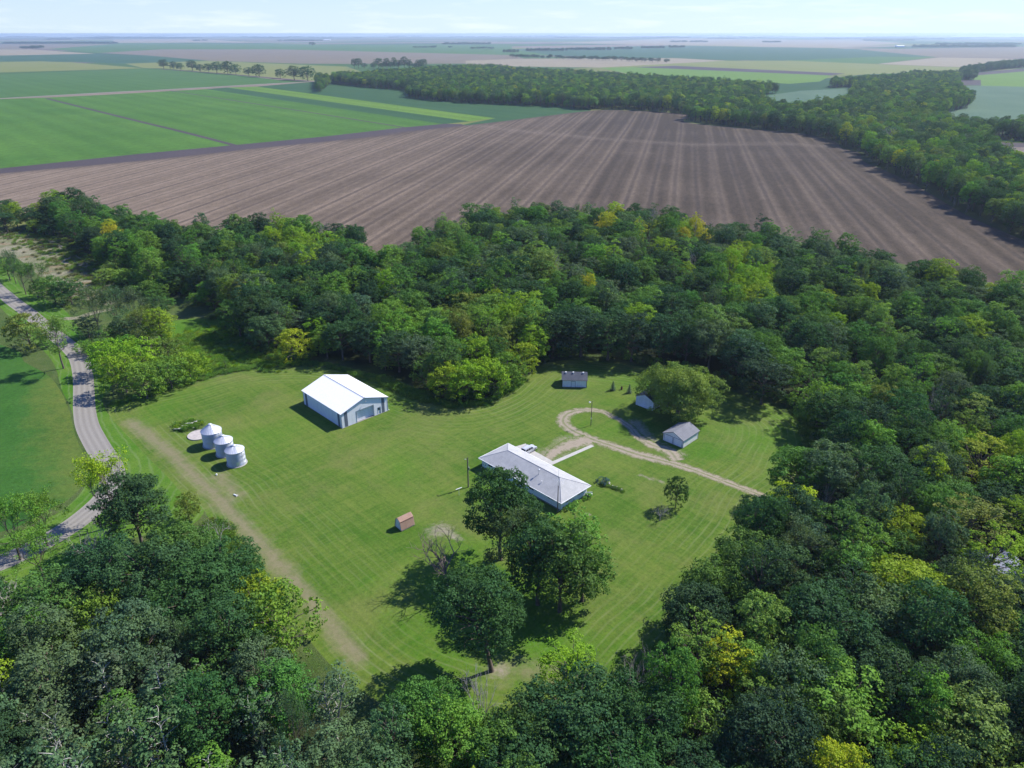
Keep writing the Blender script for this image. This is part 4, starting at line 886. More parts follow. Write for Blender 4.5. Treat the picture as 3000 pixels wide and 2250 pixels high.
# ------------------------------------------------------------------ trees
class TM:
    """leaf quads and branch tubes gathered as arrays"""
    def __init__(s, seed): s.r = np.random.default_rng(seed); s.V = []; s.tone = []; s.hue = []; s.br = MB()
    def leaves(s, C, N, size, tone, hue, asp=.75):
        n = len(C); r = s.r
        t = r.normal(size=(n, 3)); a = np.cross(N, t); a /= np.linalg.norm(a, axis=1)[:, None] + 1e-9; b = np.cross(N, a)
        sz = (size * r.uniform(.7, 1.3, n))[:, None]; fold = N * sz * .25
        q = np.stack([C + a * sz - fold, C + b * sz * asp, C - a * sz - fold, C - b * sz * asp], 1)
        s.V.append(q.reshape(-1, 3)); s.tone.append(np.repeat(tone, 4)); s.hue.append(np.repeat(hue, 4))
    def lobe(s, c, R, leaf, dens, cen, squash=.8, up=.25, drop=.1, clump=.40, hue=None, k=1.0):
        r = s.r; c = np.array(c, float); nc = max(7, int(23 * k * (R / 2.2) ** 1.4))
        d = r.normal(size=(nc, 3)); out = c - np.array(cen); out /= np.linalg.norm(out) + 1e-6
        d /= np.linalg.norm(d, axis=1)[:, None]; d = d + out * .45 + np.array([0, 0, up]); d /= np.linalg.norm(d, axis=1)[:, None]
        P = c + d * R * r.uniform(.68, 1.08, nc)[:, None] * np.array([1, 1, squash])
        keep = r.random(nc) > drop; P = P[keep]; d = d[keep]; nc = len(P)
        cr = R * clump * .84 * r.uniform(.55, 1.3, nc); nl = np.maximum(8, (dens * cr ** 1.8 / leaf ** 2 * 1.05).astype(int))
        idx = np.repeat(np.arange(nc), nl); n = len(idx)
        e = r.normal(size=(n, 3)); e /= np.linalg.norm(e, axis=1)[:, None]; e[:, 2] = np.abs(e[:, 2]) * .8 + e[:, 2] * .2
        C = P[idx] + e * (cr[idx] * r.uniform(.35, 1.0, n) ** .6)[:, None] * np.array([1, 1, .8])
        N = e * .55 + d[idx] * .45 + r.normal(size=(n, 3)) * .42 + np.array([0, 0, .15]); N /= np.linalg.norm(N, axis=1)[:, None]
        lt = r.uniform(0, 1); ct = .5 * lt + .5 * r.uniform(0, 1, nc); ch = r.uniform(-.15, .15, nc) + (r.uniform(.05, .95) if hue is None else hue)
        s.leaves(C, N, leaf, np.clip(ct[idx] * .55 + r.uniform(0, .45, n), 0, 1), np.clip(ch[idx] + r.uniform(-.18, .18, n), 0, 1))
    def limb(s, p0, p1, r0, r1, sag=.12, n=5, sides=5):
        p0, p1 = np.array(p0, float), np.array(p1, float); L = np.linalg.norm(p1 - p0); off = s.r.normal(size=3) * L * .07
        pts = []
        for i in range(n):
            t = i / (n - 1); q = p0 + (p1 - p0) * t + off * math.sin(PI * t); q[2] += L * sag * math.sin(PI * t) * .6; pts.append(tuple(q))
        s.br.tube(pts, [r0 + (r1 - r0) * i / (n - 1) for i in range(n)], sides, False); return pts
    def grow(s, p, d, L, rad, depth, tips, spread=.6, minr=.012, twig=3, upw=.12):
        r = s.r; n = 4; pts = [np.array(p, float)]; d = np.array(d, float)
        for i in range(n):
            d = d + r.normal(size=3) * .13 + np.array([0, 0, upw * .3]); d /= np.linalg.norm(d); pts.append(pts[-1] + d * L / n)
        s.br.tube([tuple(q) for q in pts], [rad * (1 - .45 * i / n) for i in range(n + 1)], 5 if depth > 1 else 3, False)
        if depth == 0: tips.append((pts[-1], d)); return
        for k in range(twig if depth > 1 else twig + 1):
            q = pts[-1] if k == 0 else pts[r.integers(2, n + 1)]
            e = r.normal(size=3); e -= d * (e @ d); e /= np.linalg.norm(e); nd = d + e * r.uniform(.5, 1.1) * spread * 1.4 + np.array([0, 0, upw]); nd /= np.linalg.norm(nd)
            s.grow(q, nd, L * r.uniform(.6, .82), max(rad * .55, minr), depth - 1, tips, spread, minr, twig, upw)
    def crown_mesh(s, name, mat):
        V = np.concatenate(s.V); n = len(V) // 4
        return mesh_np(name, V, np.arange(len(V)), np.full(n, 4), [mat], attrs={'tone': ('FLOAT', np.concatenate(s.tone)), 'hue': ('FLOAT', np.concatenate(s.hue))})
    def trunk_mesh(s, name, mat): return s.br.mesh(name, mat, True)
def skeleton(T, H, base, lobes, tr=.32, lean=(0, 0), flare=1.5, th=.72):
    top = (lean[0] * H * .8, lean[1] * H * .8, H * th); P = [(0, 0, -.2), (0, 0, .25)]; n = 6
    for i in range(1, n + 1):
        t = i / n; P.append((top[0] * t + T.r.normal() * .08, top[1] * t + T.r.normal() * .08, .25 + (top[2] - .25) * t))
    T.br.tube(P, [tr * flare, tr * 1.12] + [tr * (1 - .72 * i / n) for i in range(1, n + 1)], 8, False)
    for c, R in lobes:
        z = max(base * .85, min(c[2] * .68, top[2] * .95)); t = z / top[2]
        T.limb((top[0] * t, top[1] * t, z), (c[0], c[1], c[2]), tr * (1 - .6 * t) * .55, .04)
def ellip_lobes(T, H, R, base, n, lr=(.34, .46), inner=3, top=True, power=1.0, kr=(.86, 1.08)):
    cz = (H + base) / 2; hz = (H - base) / 2; L = []; r = T.r; ga = PI * (3 - math.sqrt(5)); ph = r.uniform(0, 6)
    for i in range(n):
        v = 1 - 1.75 * (i + .5) / n; a = ph + ga * i + r.normal() * .25; q = math.sqrt(max(0, 1 - v * v)) ** power; rr = r.uniform(*lr) * R; k = r.uniform(*kr)
        L.append(((q * math.cos(a) * (R - rr * .8) * k, q * math.sin(a) * (R - rr * .8) * k, cz + v * (hz - rr * .55) * k), rr))
    for i in range(inner): L.append(((r.normal() * R * .22, r.normal() * R * .22, cz + r.uniform(-.3, .5) * hz), R * .42))
    return L
PROTO = {}
def reg(kind, T, H, R, bark='bark'):
    i = len([1 for k in PROTO if k[0] == kind])
    PROTO[(kind, i)] = dict(H=H, R=R, T=T, bark=bark, crown=T.crown_mesh(kind + '_crown', M['leaf']) if T.V else None, trunk=T.trunk_mesh(kind + '_trunk', M[bark]))
def round_tree(kind, seed, H, R, bf, n, leaf=.17, dens=1.0, drop=.1, squash=.75, bark='bark', lr=(.32, .46), inner=3, clump=.42, up=.3, tr=.3, lean=(0, 0), power=.85, kr=(.80, 1.10)):
    T = TM(seed); base = H * bf; L = ellip_lobes(T, H, R, base, n, lr, inner, power=power, kr=kr)
    if lean != (0, 0): L = [((c[0] + lean[0] * c[2], c[1] + lean[1] * c[2], c[2]), r) for c, r in L]
    cen = (lean[0] * H * .6, lean[1] * H * .6, base + (H - base) * .35); skeleton(T, H, base, L, tr, lean)
    for c, r in L: T.lobe(c, r, leaf, dens, cen, squash, up, drop, clump)
    reg(kind, T, H, R, bark); return T
for i in range(4): round_tree('oak', 10 + i, 14.5, 6.6, .20, 23 + i * 3, drop=.14, squash=.62, up=.35, tr=.34, lr=(.24, .38), inner=4)
for i in range(5): round_tree('maple', 30 + i, 15, 5.2, .12, 20 + i * 3, squash=.85, up=.3, drop=.14, lr=(.28, .44), inner=4)
for i in range(4): round_tree('ash', 50 + i, 16, 4.6, .2, 24, squash=1.0, up=.5, drop=.16, lr=(.24, .40), clump=.4, leaf=.15, inner=4, power=.7)
for i in range(3): round_tree('bush', 90 + i, 7.5, 4.4, .0, 20, squash=.85, up=.3, drop=.12, leaf=.15, tr=.16, lr=(.26, .42))
for i in range(2): round_tree('shrub', 110 + i, 2.4, 1.6, .0, 8, squash=.8, leaf=.15, tr=.05, lr=(.38, .5), inner=2)
def aspen(seed):
    T = TM(seed); H = 15; r = T.r; stems = [(0, 0)] if seed % 2 else [(0, 0), (1.3, .6)]
    for sx, sy in stems:
        top = (sx * 1.6 + r.normal() * .4, sy * 1.6 + r.normal() * .4, H * r.uniform(.85, .97)); P = [(sx * t + top[0] * t * .4, sy * t + top[1] * t * .4, top[2] * t - .1) for t in np.linspace(0, 1, 7)]
        P[0] = (sx * .4, sy * .4, -.2); T.br.tube(P, [.2 * (1 - .85 * i / 6) + .02 for i in range(7)], 6, False)
        for k in range(20):
            t = .25 + .74 * (k + .5) / 20; a = k * 2.4 + r.normal() * .3; q = P[min(6, int(t * 6))]; w = (1.0 - abs(t - .5) * 1.2) * 2.2
            c = (q[0] + math.cos(a) * w, q[1] + math.sin(a) * w, H * t + .5); T.limb((q[0], q[1], H * t - .5), c, .05, .02)
            T.lobe(c, r.uniform(.9, 1.4), .17, .8, (q[0], q[1], H * t - 1), 1.0, .5, .2, .5)
    reg('aspen', T, H, 3.2, 'bark_pale')
for i in range(3): aspen(70 + i)
def bare(kind, seed, H, R, leafy=0.0, depth=4, bark='bark_dead', spread=.6, trunk=.35, lean=(0, 0), tr=.26, leaf=.17, low=False):
    T = TM(seed); r = T.r; tips = []; z0 = H * trunk
    base = np.array([lean[0] * z0, lean[1] * z0, z0]); T.br.tube([(0, 0, -.2), (0, 0, .3), tuple(base * .5 + r.normal(size=3) * .1), tuple(base)], [tr * 1.5, tr * 1.1, tr * .95, tr * .85], 8, False)
    n = 5 if not low else 6
    for k in range(n):
        a = 2 * PI * k / n + r.normal() * .3; tl = r.uniform(.35, 1.0) if k else .1
        d = np.array([math.cos(a) * tl + lean[0], math.sin(a) * tl + lean[1], 1.0 if k < 4 else .45]); d /= np.linalg.norm(d)
        T.grow(base * r.uniform(.72, 1.0), d, H * .30, tr * .5, depth - 1, tips, spread, .014, 3, .10)
    if leafy:
        P = np.array([t[0] for t in tips]); P = P[r.random(len(P)) < leafy]
        if len(P):
            nl = 26; idx = np.repeat(np.arange(len(P)), nl); C = P[idx] + r.normal(size=(len(idx), 3)) * .42; N = r.normal(size=C.shape) + np.array([0, 0, .6]); N /= np.linalg.norm(N, axis=1)[:, None]
            ct = r.uniform(0, 1, len(P)); T.leaves(C, N, leaf, np.clip(ct[idx] * .6 + r.uniform(0, .4, len(idx)), 0, 1), np.clip(r.uniform(0, 1, len(P))[idx], 0, 1))
    allv = np.array(T.br.v); R0 = np.percentile(np.hypot(allv[:, 0], allv[:, 1]), 97); H0 = np.percentile(allv[:, 2], 99.5)
    reg(kind, T, float(H0), float(R0), bark)
for i in range(3): bare('sparse', 130 + i, 15, 6, leafy=.9, bark='bark', depth=4)
for i in range(3): bare('dead', 150 + i, 12, 5, depth=4)
bare('leaning', 171, 12, 5, depth=4, lean=(-.12, .1), bark='bark_red', trunk=.3, tr=.34, spread=.75)
def spruce(seed):
    T = TM(seed); r = T.r; H = 3; T.br.tube([(0, 0, -.1), (0, 0, H * .97)], [.07, .01], 6, False)
    for k in range(17):
        t = k / 16; z = .15 + t * (H - .25); R = 1.15 * (1 - t) ** .85 + .05; n = max(4, int(16 * R))
        for j in range(n):
            a = 2 * PI * (j + .5 * (k % 2)) / n + r.normal() * .1; m = 16; u = r.uniform(.1, 1, m)
            C = np.stack([np.cos(a) * u * R + r.normal(size=m) * .05, np.sin(a) * u * R + r.normal(size=m) * .05, z - u * R * .22 + r.normal(size=m) * .03], 1)
            N = np.stack([np.cos(a) * .5 + r.normal(size=m) * .35, np.sin(a) * .5 + r.normal(size=m) * .35, np.full(m, .8)], 1); N /= np.linalg.norm(N, axis=1)[:, None]
            T.leaves(C, N, .055, r.uniform(.1, 1, m), r.uniform(.1, .5, m), .6)
    reg('spruce', T, 3.1, 1.2)
spruce(200)
# the broad spreading tree and the lone oak have crowns of their own
T = round_tree('broad', 220, 12.5, 11.0, .02, 46, leaf=.17, drop=.2, lr=(.15, .26), inner=8, squash=.8, tr=.5, clump=.44, kr=(.70, 1.14), dens=.8)
T = round_tree('lone', 231, 20.5, 7.6, .30, 46, leaf=.18, drop=.12, lr=(.20, .32), inner=8, squash=.75, tr=.42, lean=(-.14, .02))
NK = {}
print('LEAVES', {k: sum(len(v) for v in p['T'].V) // 4 for k, p in PROTO.items()})
for k in PROTO: NK[k[0]] = NK.get(k[0], 0) + 1

TINT = dict(dark=(.045, .106, .034), deep=(.036, .084, .036), mid=(.085, .180, .034), fresh=(.132, .250, .034), lime=(.205, .315, .022), olive=(.145, .205, .034), yellow=(.30, .36, .02), gold=(.36, .35, .022), grey=(.088, .150, .066), brown=(.14, .14, .06), blue=(.045, .090, .080), bare=(.3, .3, .28), pale=(.155, .255, .050))
WORD = dict(dark='dark green', deep='blackish green', mid='mid green', fresh='fresh green', lime='lime green', olive='olive green', yellow='yellow', gold='golden', grey='grey-green', brown='brownish', blue='blue-green', bare='bare grey', pale='pale green')
KNAME = dict(oak='oak_tree', maple='maple_tree', ash='ash_tree', aspen='aspen_tree', bush='bush', shrub='shrub', sparse='thin_tree', dead='dead_tree', leaning='dead_tree', spruce='spruce_tree', broad='boxelder_tree', lone='oak_tree')
KWORD = dict(oak='oak', maple='round-topped tree', ash='upright tree', aspen='aspen', bush='bushy tree', shrub='shrub', sparse='thin-leaved tree', dead='dead tree')
rg = np.random.default_rng(5)
def jit(c, k=.12):
    return tuple(float(np.clip(v * rg.uniform(1 - k, 1 + k), 0, 1)) for v in c)
def tree(kind, x, y, H, R, tint, label, group=None, rz=None, var=None, cat=None):
    i = int(rg.integers(NK[kind])) if var is None else var; p = PROTO[(kind, i)]
    o = empty(KNAME[kind], (x, y, .0), rg.uniform(0, 2 * PI) if rz is None else rz, label, cat or ('shrub' if kind == 'shrub' else 'tree'), group)
    o.scale = (R / p['R'], R / p['R'], H / p['H'])
    if p['crown'] is not None:
        c = link('crown', p['crown'], o); c.color = (*jit(TINT[tint]), 1)
    link('trunk', p['trunk'], o)
    return o
SOLO = [  # kind, base px, H, R, tint, label
 ('lone', (1440, 1966), 20.5, 7.6, 'dark', 'tall lone oak with a bare dark trunk at the bottom of the lawn'),
 ('oak', (1466, 1640), 22.0, 7.4, 'dark', 'dark oak reaching over the corner of the long house roof'),
 ('sparse', (1500, 1700), 17.5, 6.0, 'grey', 'grey half-dead tree between the house oak and the lawn grove'),
 ('maple', (1575, 1772), 19.5, 6.2, 'dark', 'dark tree on the left of the lawn grove behind the lone oak'),
 ('maple', (1640, 1792), 19.5, 6.6, 'mid', 'tree at the front of the lawn grove right of the lone oak'),
 ('ash', (1672, 1735), 18.5, 6.4, 'fresh', 'yellow-topped tree at the back right of the lawn grove'),
 ('maple', (1560, 1700), 17.5, 5.4, 'deep', 'blackish tree at the back of the lawn grove'),
 ('maple', (1705, 1762), 14.0, 5.4, 'mid', 'shorter tree on the right edge of the lawn grove'),
 ('leaning', (1312, 1722), 12.8, 6.6, 'bare', 'leafless tree with peeling reddish bark left of the lawn grove'),
 ('bush', (1978, 1488), 8.6, 2.7, 'dark', 'small leafy tree alone on the right part of the lawn'),
 ('dead', (1933, 1526), 4.0, 2.7, 'bare', 'tiny bare tree with a pale umbrella of twigs on the lawn'),
 ('broad', (1986, 1212), 14.0, 11.8, 'pale', 'very broad yellowish-green tree spreading beside the garage'),
 ('spruce', (1795, 1144), 3.3, 1.3, 'blue', 'little blue spruce nearer the outbuilding'),
 ('spruce', (1843, 1152), 3.2, 1.15, 'blue', 'little blue spruce nearer the broad spreading tree'),
 ('bush', (92, 1022), 13.0, 7.6, 'olive', 'round olive-brown tree left of the bend in the gravel road'),
 ('sparse', (187, 1080), 17.5, 7.2, 'pale', 'tall thin-leaved tree with a bare trunk beside the gravel road'),
 ('sparse', (48, 832), 14.5, 5.5, 'grey', 'leftmost grey thin tree beyond the gravel road'),
 ('sparse', (77, 863), 13.0, 5.5, 'grey', 'middle grey thin tree beyond the gravel road'),
 ('sparse', (112, 872), 15.0, 6.0, 'mid', 'greener thin tree next to the roadside thicket'),
 ('bush', (165, 892), 11.5, 7.0, 'mid', 'dense roadside thicket above the side track, left part'),
 ('bush', (212, 892), 10.5, 6.6, 'dark', 'dense roadside thicket above the side track, right part'),
 ('sparse', (296, 987), 18.0, 7.6, 'grey', 'big grey nearly bare tree with a slanting trunk'),
 ('sparse', (352, 975), 17.0, 7.2, 'grey', 'grey thin tree just right of the slanting grey one'),
 ('sparse', (400, 960), 15.0, 6.5, 'grey', 'grey thin tree furthest right of the roadside greys'),
 ('sparse', (440, 1010), 13.0, 6.5, 'olive', 'olive thin tree in front of the grassy clearing'),
 ('maple', (478, 1010), 13.0, 5.6, 'lime', 'yellow-crowned tree at the edge of the grassy clearing'),
 ('bush', (330, 1092), 11.5, 6.6, 'lime', 'back left tree of the yellow-green clump by the lawn'),
 ('bush', (372, 1150), 12.5, 7.0, 'lime', 'front left tree of the yellow-green clump by the lawn'),
 ('bush', (432, 1168), 11.5, 6.4, 'fresh', 'front middle tree of the yellow-green clump by the lawn'),
 ('bush', (425, 1100), 12.5, 6.8, 'lime', 'back middle tree of the yellow-green clump by the lawn'),
 ('bush', (505, 1140), 10.5, 6.2, 'fresh', 'front right tree of the yellow-green clump by the lawn'),
 ('bush', (560, 1112), 9.5, 6.0, 'lime', 'rightmost tree of the yellow-green clump by the lawn'),
 ('bush', (500, 1075), 10.0, 5.5, 'olive', 'olive tree at the back of the yellow-green clump'),
 ('ash', (663, 1082), 4.0, 1.5, 'fresh', 'single sapling in the long grass above the lawn'),
 ('oak', (418, 1600), 17.0, 7.6, 'dark', 'big dark oak on the inside of the road bend'),
 ('sparse', (345, 1540), 17.5, 6.6, 'yellow', 'thin tree with a yellow top against the grey road'),
 ('bush', (556, 1524), 7.0, 2.9, 'olive', 'small orange-tipped tree between the road and the dry track'),
 ('dead', (648, 1640), 11.0, 4.2, 'bare', 'black leafless tree beside the dry track'),
 ('dead', (292, 1672), 11.5, 7.0, 'bare', 'spreading grey dead tree below the road bend'),
 ('sparse', (60, 1640), 15.0, 8.0, 'fresh', 'thin green tree on the left edge over the road'),
 ('sparse', (140, 1600), 13.0, 7.2, 'fresh', 'thin green tree over the middle of the road'),
 ('sparse', (130, 1700), 12.0, 7.2, 'fresh', 'thin green tree below the road near the left edge'),
 ('dead', (15, 1840), 9.0, 8.0, 'bare', 'fallen-looking grey bare tree at the left edge'),
 ('dead', (1396, 2215), 17.0, 4.8, 'bare', 'whitish half-dead tree rising over the bottom lawn edge'),
 ('dead', (1730, 2090), 14.0, 3.0, 'bare', 'bare pole-like dead tree at the lower lawn edge'),
 ('dead', (1860, 2085), 13.5, 4.6, 'bare', 'dark dead tree with twisted limbs at the lower lawn edge'),
 ('dead', (2115, 1738), 9.0, 4.0, 'bare', 'dead bare tree leaning out of the right wood edge'),
 ('dead', (2606, 448), 24, 13, 'bare', 'big pale leafless tree in the far woodland right of the brown field'),
 ('oak', (985, 742), 15.5, 6.2, 'deep', 'dark oak standing clear against the brown field, left one'),
 ('oak', (1045, 748), 15.0, 6.0, 'deep', 'dark oak standing clear against the brown field, right one'),
 ('maple', (1700, 1045), 17.5, 8.2, 'deep', 'large blackish tree directly behind the outbuilding'),
]
for k, (px, py), H, R, tn, lb in SOLO:
    x, y = G(px, py); vr = None; rz = None
    if k in ('leaning', 'lone', 'broad'): rz = 0.0
    tree(k, x, y, H, R, tn, lb, rz=rz, group='yellow-green clump by the lawn' if 'clump' in lb else None)
i = 0
for (px, py), R, H in shrub_spots():
    x, y = G(px, py); i += 1
    tree('shrub', x, y, H, R, 'fresh', ['shrub at the near corner of the house', 'second shrub from the near house corner', 'middle shrub along the end wall', 'biggest shrub along the end wall of the house', 'lone shrub by the white bench'][i - 1], 'shrubs along the house end wall')
x, y = G(1768, 1416); tree('shrub', x, y, 1.2, 1.9, 'blue', 'bluish low shrub at the head of the garden bed', cat='shrub')
x, y = G(1700, 1502)
# yellow-green clump at the lawn's inner bay, and other placed trees of the wood edge
EDGE = [('bush', (2930, 1830), 4.5, 4.0, 'pale'), ('bush', (2965, 1880), 5, 4.0, 'mid'), ('bush', (262, 990), 8, 5, 'grey'), ('bush', (330, 1010), 7, 5, 'mid'), ('maple', (372, 1000), 10, 5, 'grey'), ('bush', (420, 985), 9, 5.5, 'grey'), ('bush', (250, 1035), 4.5, 3.5, 'fresh'), ('bush', (300, 1040), 6, 4.5, 'mid'), ('maple', (30, 822), 10, 4.5, 'fresh'), ('bush', (130, 870), 8, 5, 'mid'), ('maple', (455, 935), 9, 5, 'dark'), ('bush', (380, 1050), 8, 5, 'fresh'), ('maple', (845, 2150), 14, 5.8, 'mid'), ('maple', (780, 2080), 14, 5.4, 'grey'),
        ('bush', (1318, 1168), 11.5, 6.4, 'lime'), ('bush', (1375, 1172), 12.5, 6.6, 'lime'), ('bush', (1432, 1160), 12.5, 6.6, 'lime'), ('bush', (1482, 1138), 12.0, 6.0, 'fresh'), ('bush', (1530, 1105), 12.0, 5.6, 'lime'), ('maple', (1558, 1072), 14.5, 5.2, 'lime'),
        ('bush', (1400, 1110), 15.0, 6.5, 'lime'), ('bush', (1470, 1085), 15.5, 6.2, 'olive'), ('maple', (1515, 1055), 16.0, 5.6, 'olive'), ('bush', (1262, 1135), 11.0, 6.0, 'mid'), ('maple', (1235, 1105), 14.0, 6.2, 'grey'), ('maple', (1170, 1090), 14.0, 6.2, 'dark'), ('bush', (1130, 1085), 7.0, 3.8, 'fresh'), ('maple', (1085, 1062), 14.0, 6.0, 'deep'),
        ('oak', (1005, 1055), 14.0, 6.4, 'dark'), ('bush', (862, 1058), 11.5, 6.2, 'yellow'), ('maple', (960, 1050), 11.0, 5.0, 'fresh'), ('oak', (790, 1030), 13.5, 6.8, 'grey'), ('oak', (705, 985), 14.0, 7.0, 'mid'), ('bush', (2392, 1248), 13.5, 7.4, 'fresh'), ('bush', (2462, 1225), 14.0, 6.6, 'mid'), ('maple', (2230, 1185), 15.5, 7.5, 'deep'), ('maple', (2170, 1130), 16.5, 7.8, 'deep'),
        ('oak', (2440, 1290), 14.5, 7.8, 'dark'), ('oak', (2330, 1475), 14.0, 7.4, 'mid'), ('maple', (2300, 1580), 14.0, 5.6, 'yellow'), ('maple', (1620, 1048), 17.0, 7.4, 'deep'), ('maple', (1780, 1055), 17.0, 7.6, 'dark'), ('maple', (1850, 1060), 16.5, 7.0, 'deep'), ('maple', (1870, 1010), 15.0, 6.5, 'lime'), ('maple', (1930, 1060), 16.5, 6.6, 'deep'),
        ('ash', (2112, 2060), 14.5, 4.3, 'gold'), ('ash', (2215, 2190), 13.5, 4.6, 'olive'), ('maple', (2300, 2150), 15.5, 6.2, 'grey'), ('oak', (2380, 1960), 16.5, 8.4, 'dark'), ('oak', (2170, 1760), 15.0, 6.8, 'mid'), ('oak', (2090, 1830), 14.0, 6.6, 'mid'), ('oak', (2030, 1920), 14.5, 6.4, 'dark'), ('ash', (2800, 1660), 16.5, 7.6, 'olive'), ('ash', (2868, 1748), 15.5, 5.6, 'lime'), ('ash', (3010, 1770), 15.0, 5.4, 'lime'),
        ('ash', (2840, 1460), 15.5, 7.0, 'lime'), ('maple', (2620, 1840), 15.0, 7.4, 'lime'), ('oak', (1675, 2240), 16.0, 8.6, 'dark'), ('ash', (1665, 2075), 14.0, 5.0, 'lime'), ('oak', (1850, 2240), 15.0, 7.0, 'dark'), ('bush', (318, 1900), 12.5, 5.4, 'fresh'), ('bush', (400, 1960), 11.0, 5.4, 'fresh'), ('bush', (830, 1920), 14.5, 7.6, 'fresh'), ('bush', (760, 1840), 12.0, 5.4, 'lime'), ('oak', (600, 1880), 16.0, 8.6, 'dark'), ('oak', (470, 1800), 16.5, 8.4, 'dark'), ('oak', (680, 1790), 15.0, 7.4, 'dark'),
        ('oak', (1545, 2300), 15, 6.5, 'dark'), ('maple', (1465, 2320), 14.5, 5.5, 'mid'), ('maple', (1335, 2270), 14, 5.5, 'fresh'), ('oak', (1255, 2215), 14, 6.2, 'mid'), ('ash', (1395, 2330), 14, 5, 'fresh'), ('maple', (1500, 2380), 15, 6, 'dark'), ('maple', (-30, 675), 13, 6, 'mid'), ('maple', (15, 672), 13, 6, 'mid'), ('maple', (52, 664), 14, 5.5, 'lime'), ('maple', (88, 670), 12, 6, 'dark'), ('oak', (30, 650), 13, 6.5, 'dark'),
        ('oak', (330, 1790), 15.0, 7.4, 'deep'), ('maple', (170, 1870), 14.5, 6.4, 'mid'), ('oak', (560, 1725), 14.0, 6.8, 'mid')]
SPOTS = [(1823, 609, 26, 'yellow'), (1765, 645, 20, 'gold'), (1236, 658, 26, 'lime'), (1353, 640, 22, 'lime'), (2054, 672, 24, 'gold'), (1887, 672, 24, 'yellow'), (1940, 672, 20, 'yellow'), (1715, 839, 16, 'gold'), (1475, 817, 20, 'lime'), (1290, 735, 26, 'olive'), (2040, 785, 26, 'lime'), (1493, 1020, 24, 'yellow'), (1249, 898, 20, 'yellow'), (1959, 980, 36, 'olive'),
         (1823, 948, 30, 'lime'), (1552, 753, 45, 'pale'), (1600, 760, 40, 'pale'), (1927, 700, 40, 'lime'), (2027, 650, 34, 'lime'), (1100, 868, 14, 'gold'), (1058, 868, 16, 'gold'), (319, 678, 18, 'gold'), (813, 670, 40, 'lime'), (880, 700, 40, 'lime'), (850, 700, 40, 'fresh'), (2523, 820, 40, 'lime'), (2007, 678, 20, 'gold'), (2398, 1136, 40, 'lime'), (2520, 1160, 30, 'fresh'), (2530, 1310, 34, 'fresh'), (2890, 1075, 34, 'lime'), (2810, 1195, 20, 'gold'), (2850, 1310, 45, 'lime'), (2720, 1390, 28, 'yellow'),
         (2980, 1330, 36, 'lime'), (2100, 1950, 30, 'gold'), (2490, 2220, 50, 'yellow'), (2700, 2090, 50, 'olive'), (2680, 2230, 60, 'lime'), (2890, 2150, 60, 'pale'), (1710, 2205, 45, 'yellow'), (1620, 2230, 40, 'fresh'), (2290, 2180, 40, 'olive'), (2380, 2110, 50, 'pale'), (2440, 2000, 40, 'fresh'), (10, 2000, 40, 'lime'), (160, 2010, 24, 'lime'), (410, 2220, 40, 'lime'), (650, 2000, 50, 'pale'), (900, 2180, 60, 'fresh'), (700, 2220, 40, 'olive'),
         (600, 850, 40, 'fresh'), (600, 940, 40, 'fresh'), (700, 830, 40, 'olive'), (400, 740, 50, 'fresh'), (460, 790, 50, 'fresh'), (40, 600, 40, 'lime'), (530, 620, 24, 'fresh'), (2430, 900, 40, 'lime'), (2200, 820, 50, 'lime'), (2150, 740, 50, 'lime'), (1150, 930, 40, 'fresh'), (1240, 960, 40, 'fresh'), (1340, 920, 50, 'olive'), (1480, 920, 40, 'lime'), (1420, 900, 40, 'fresh')]
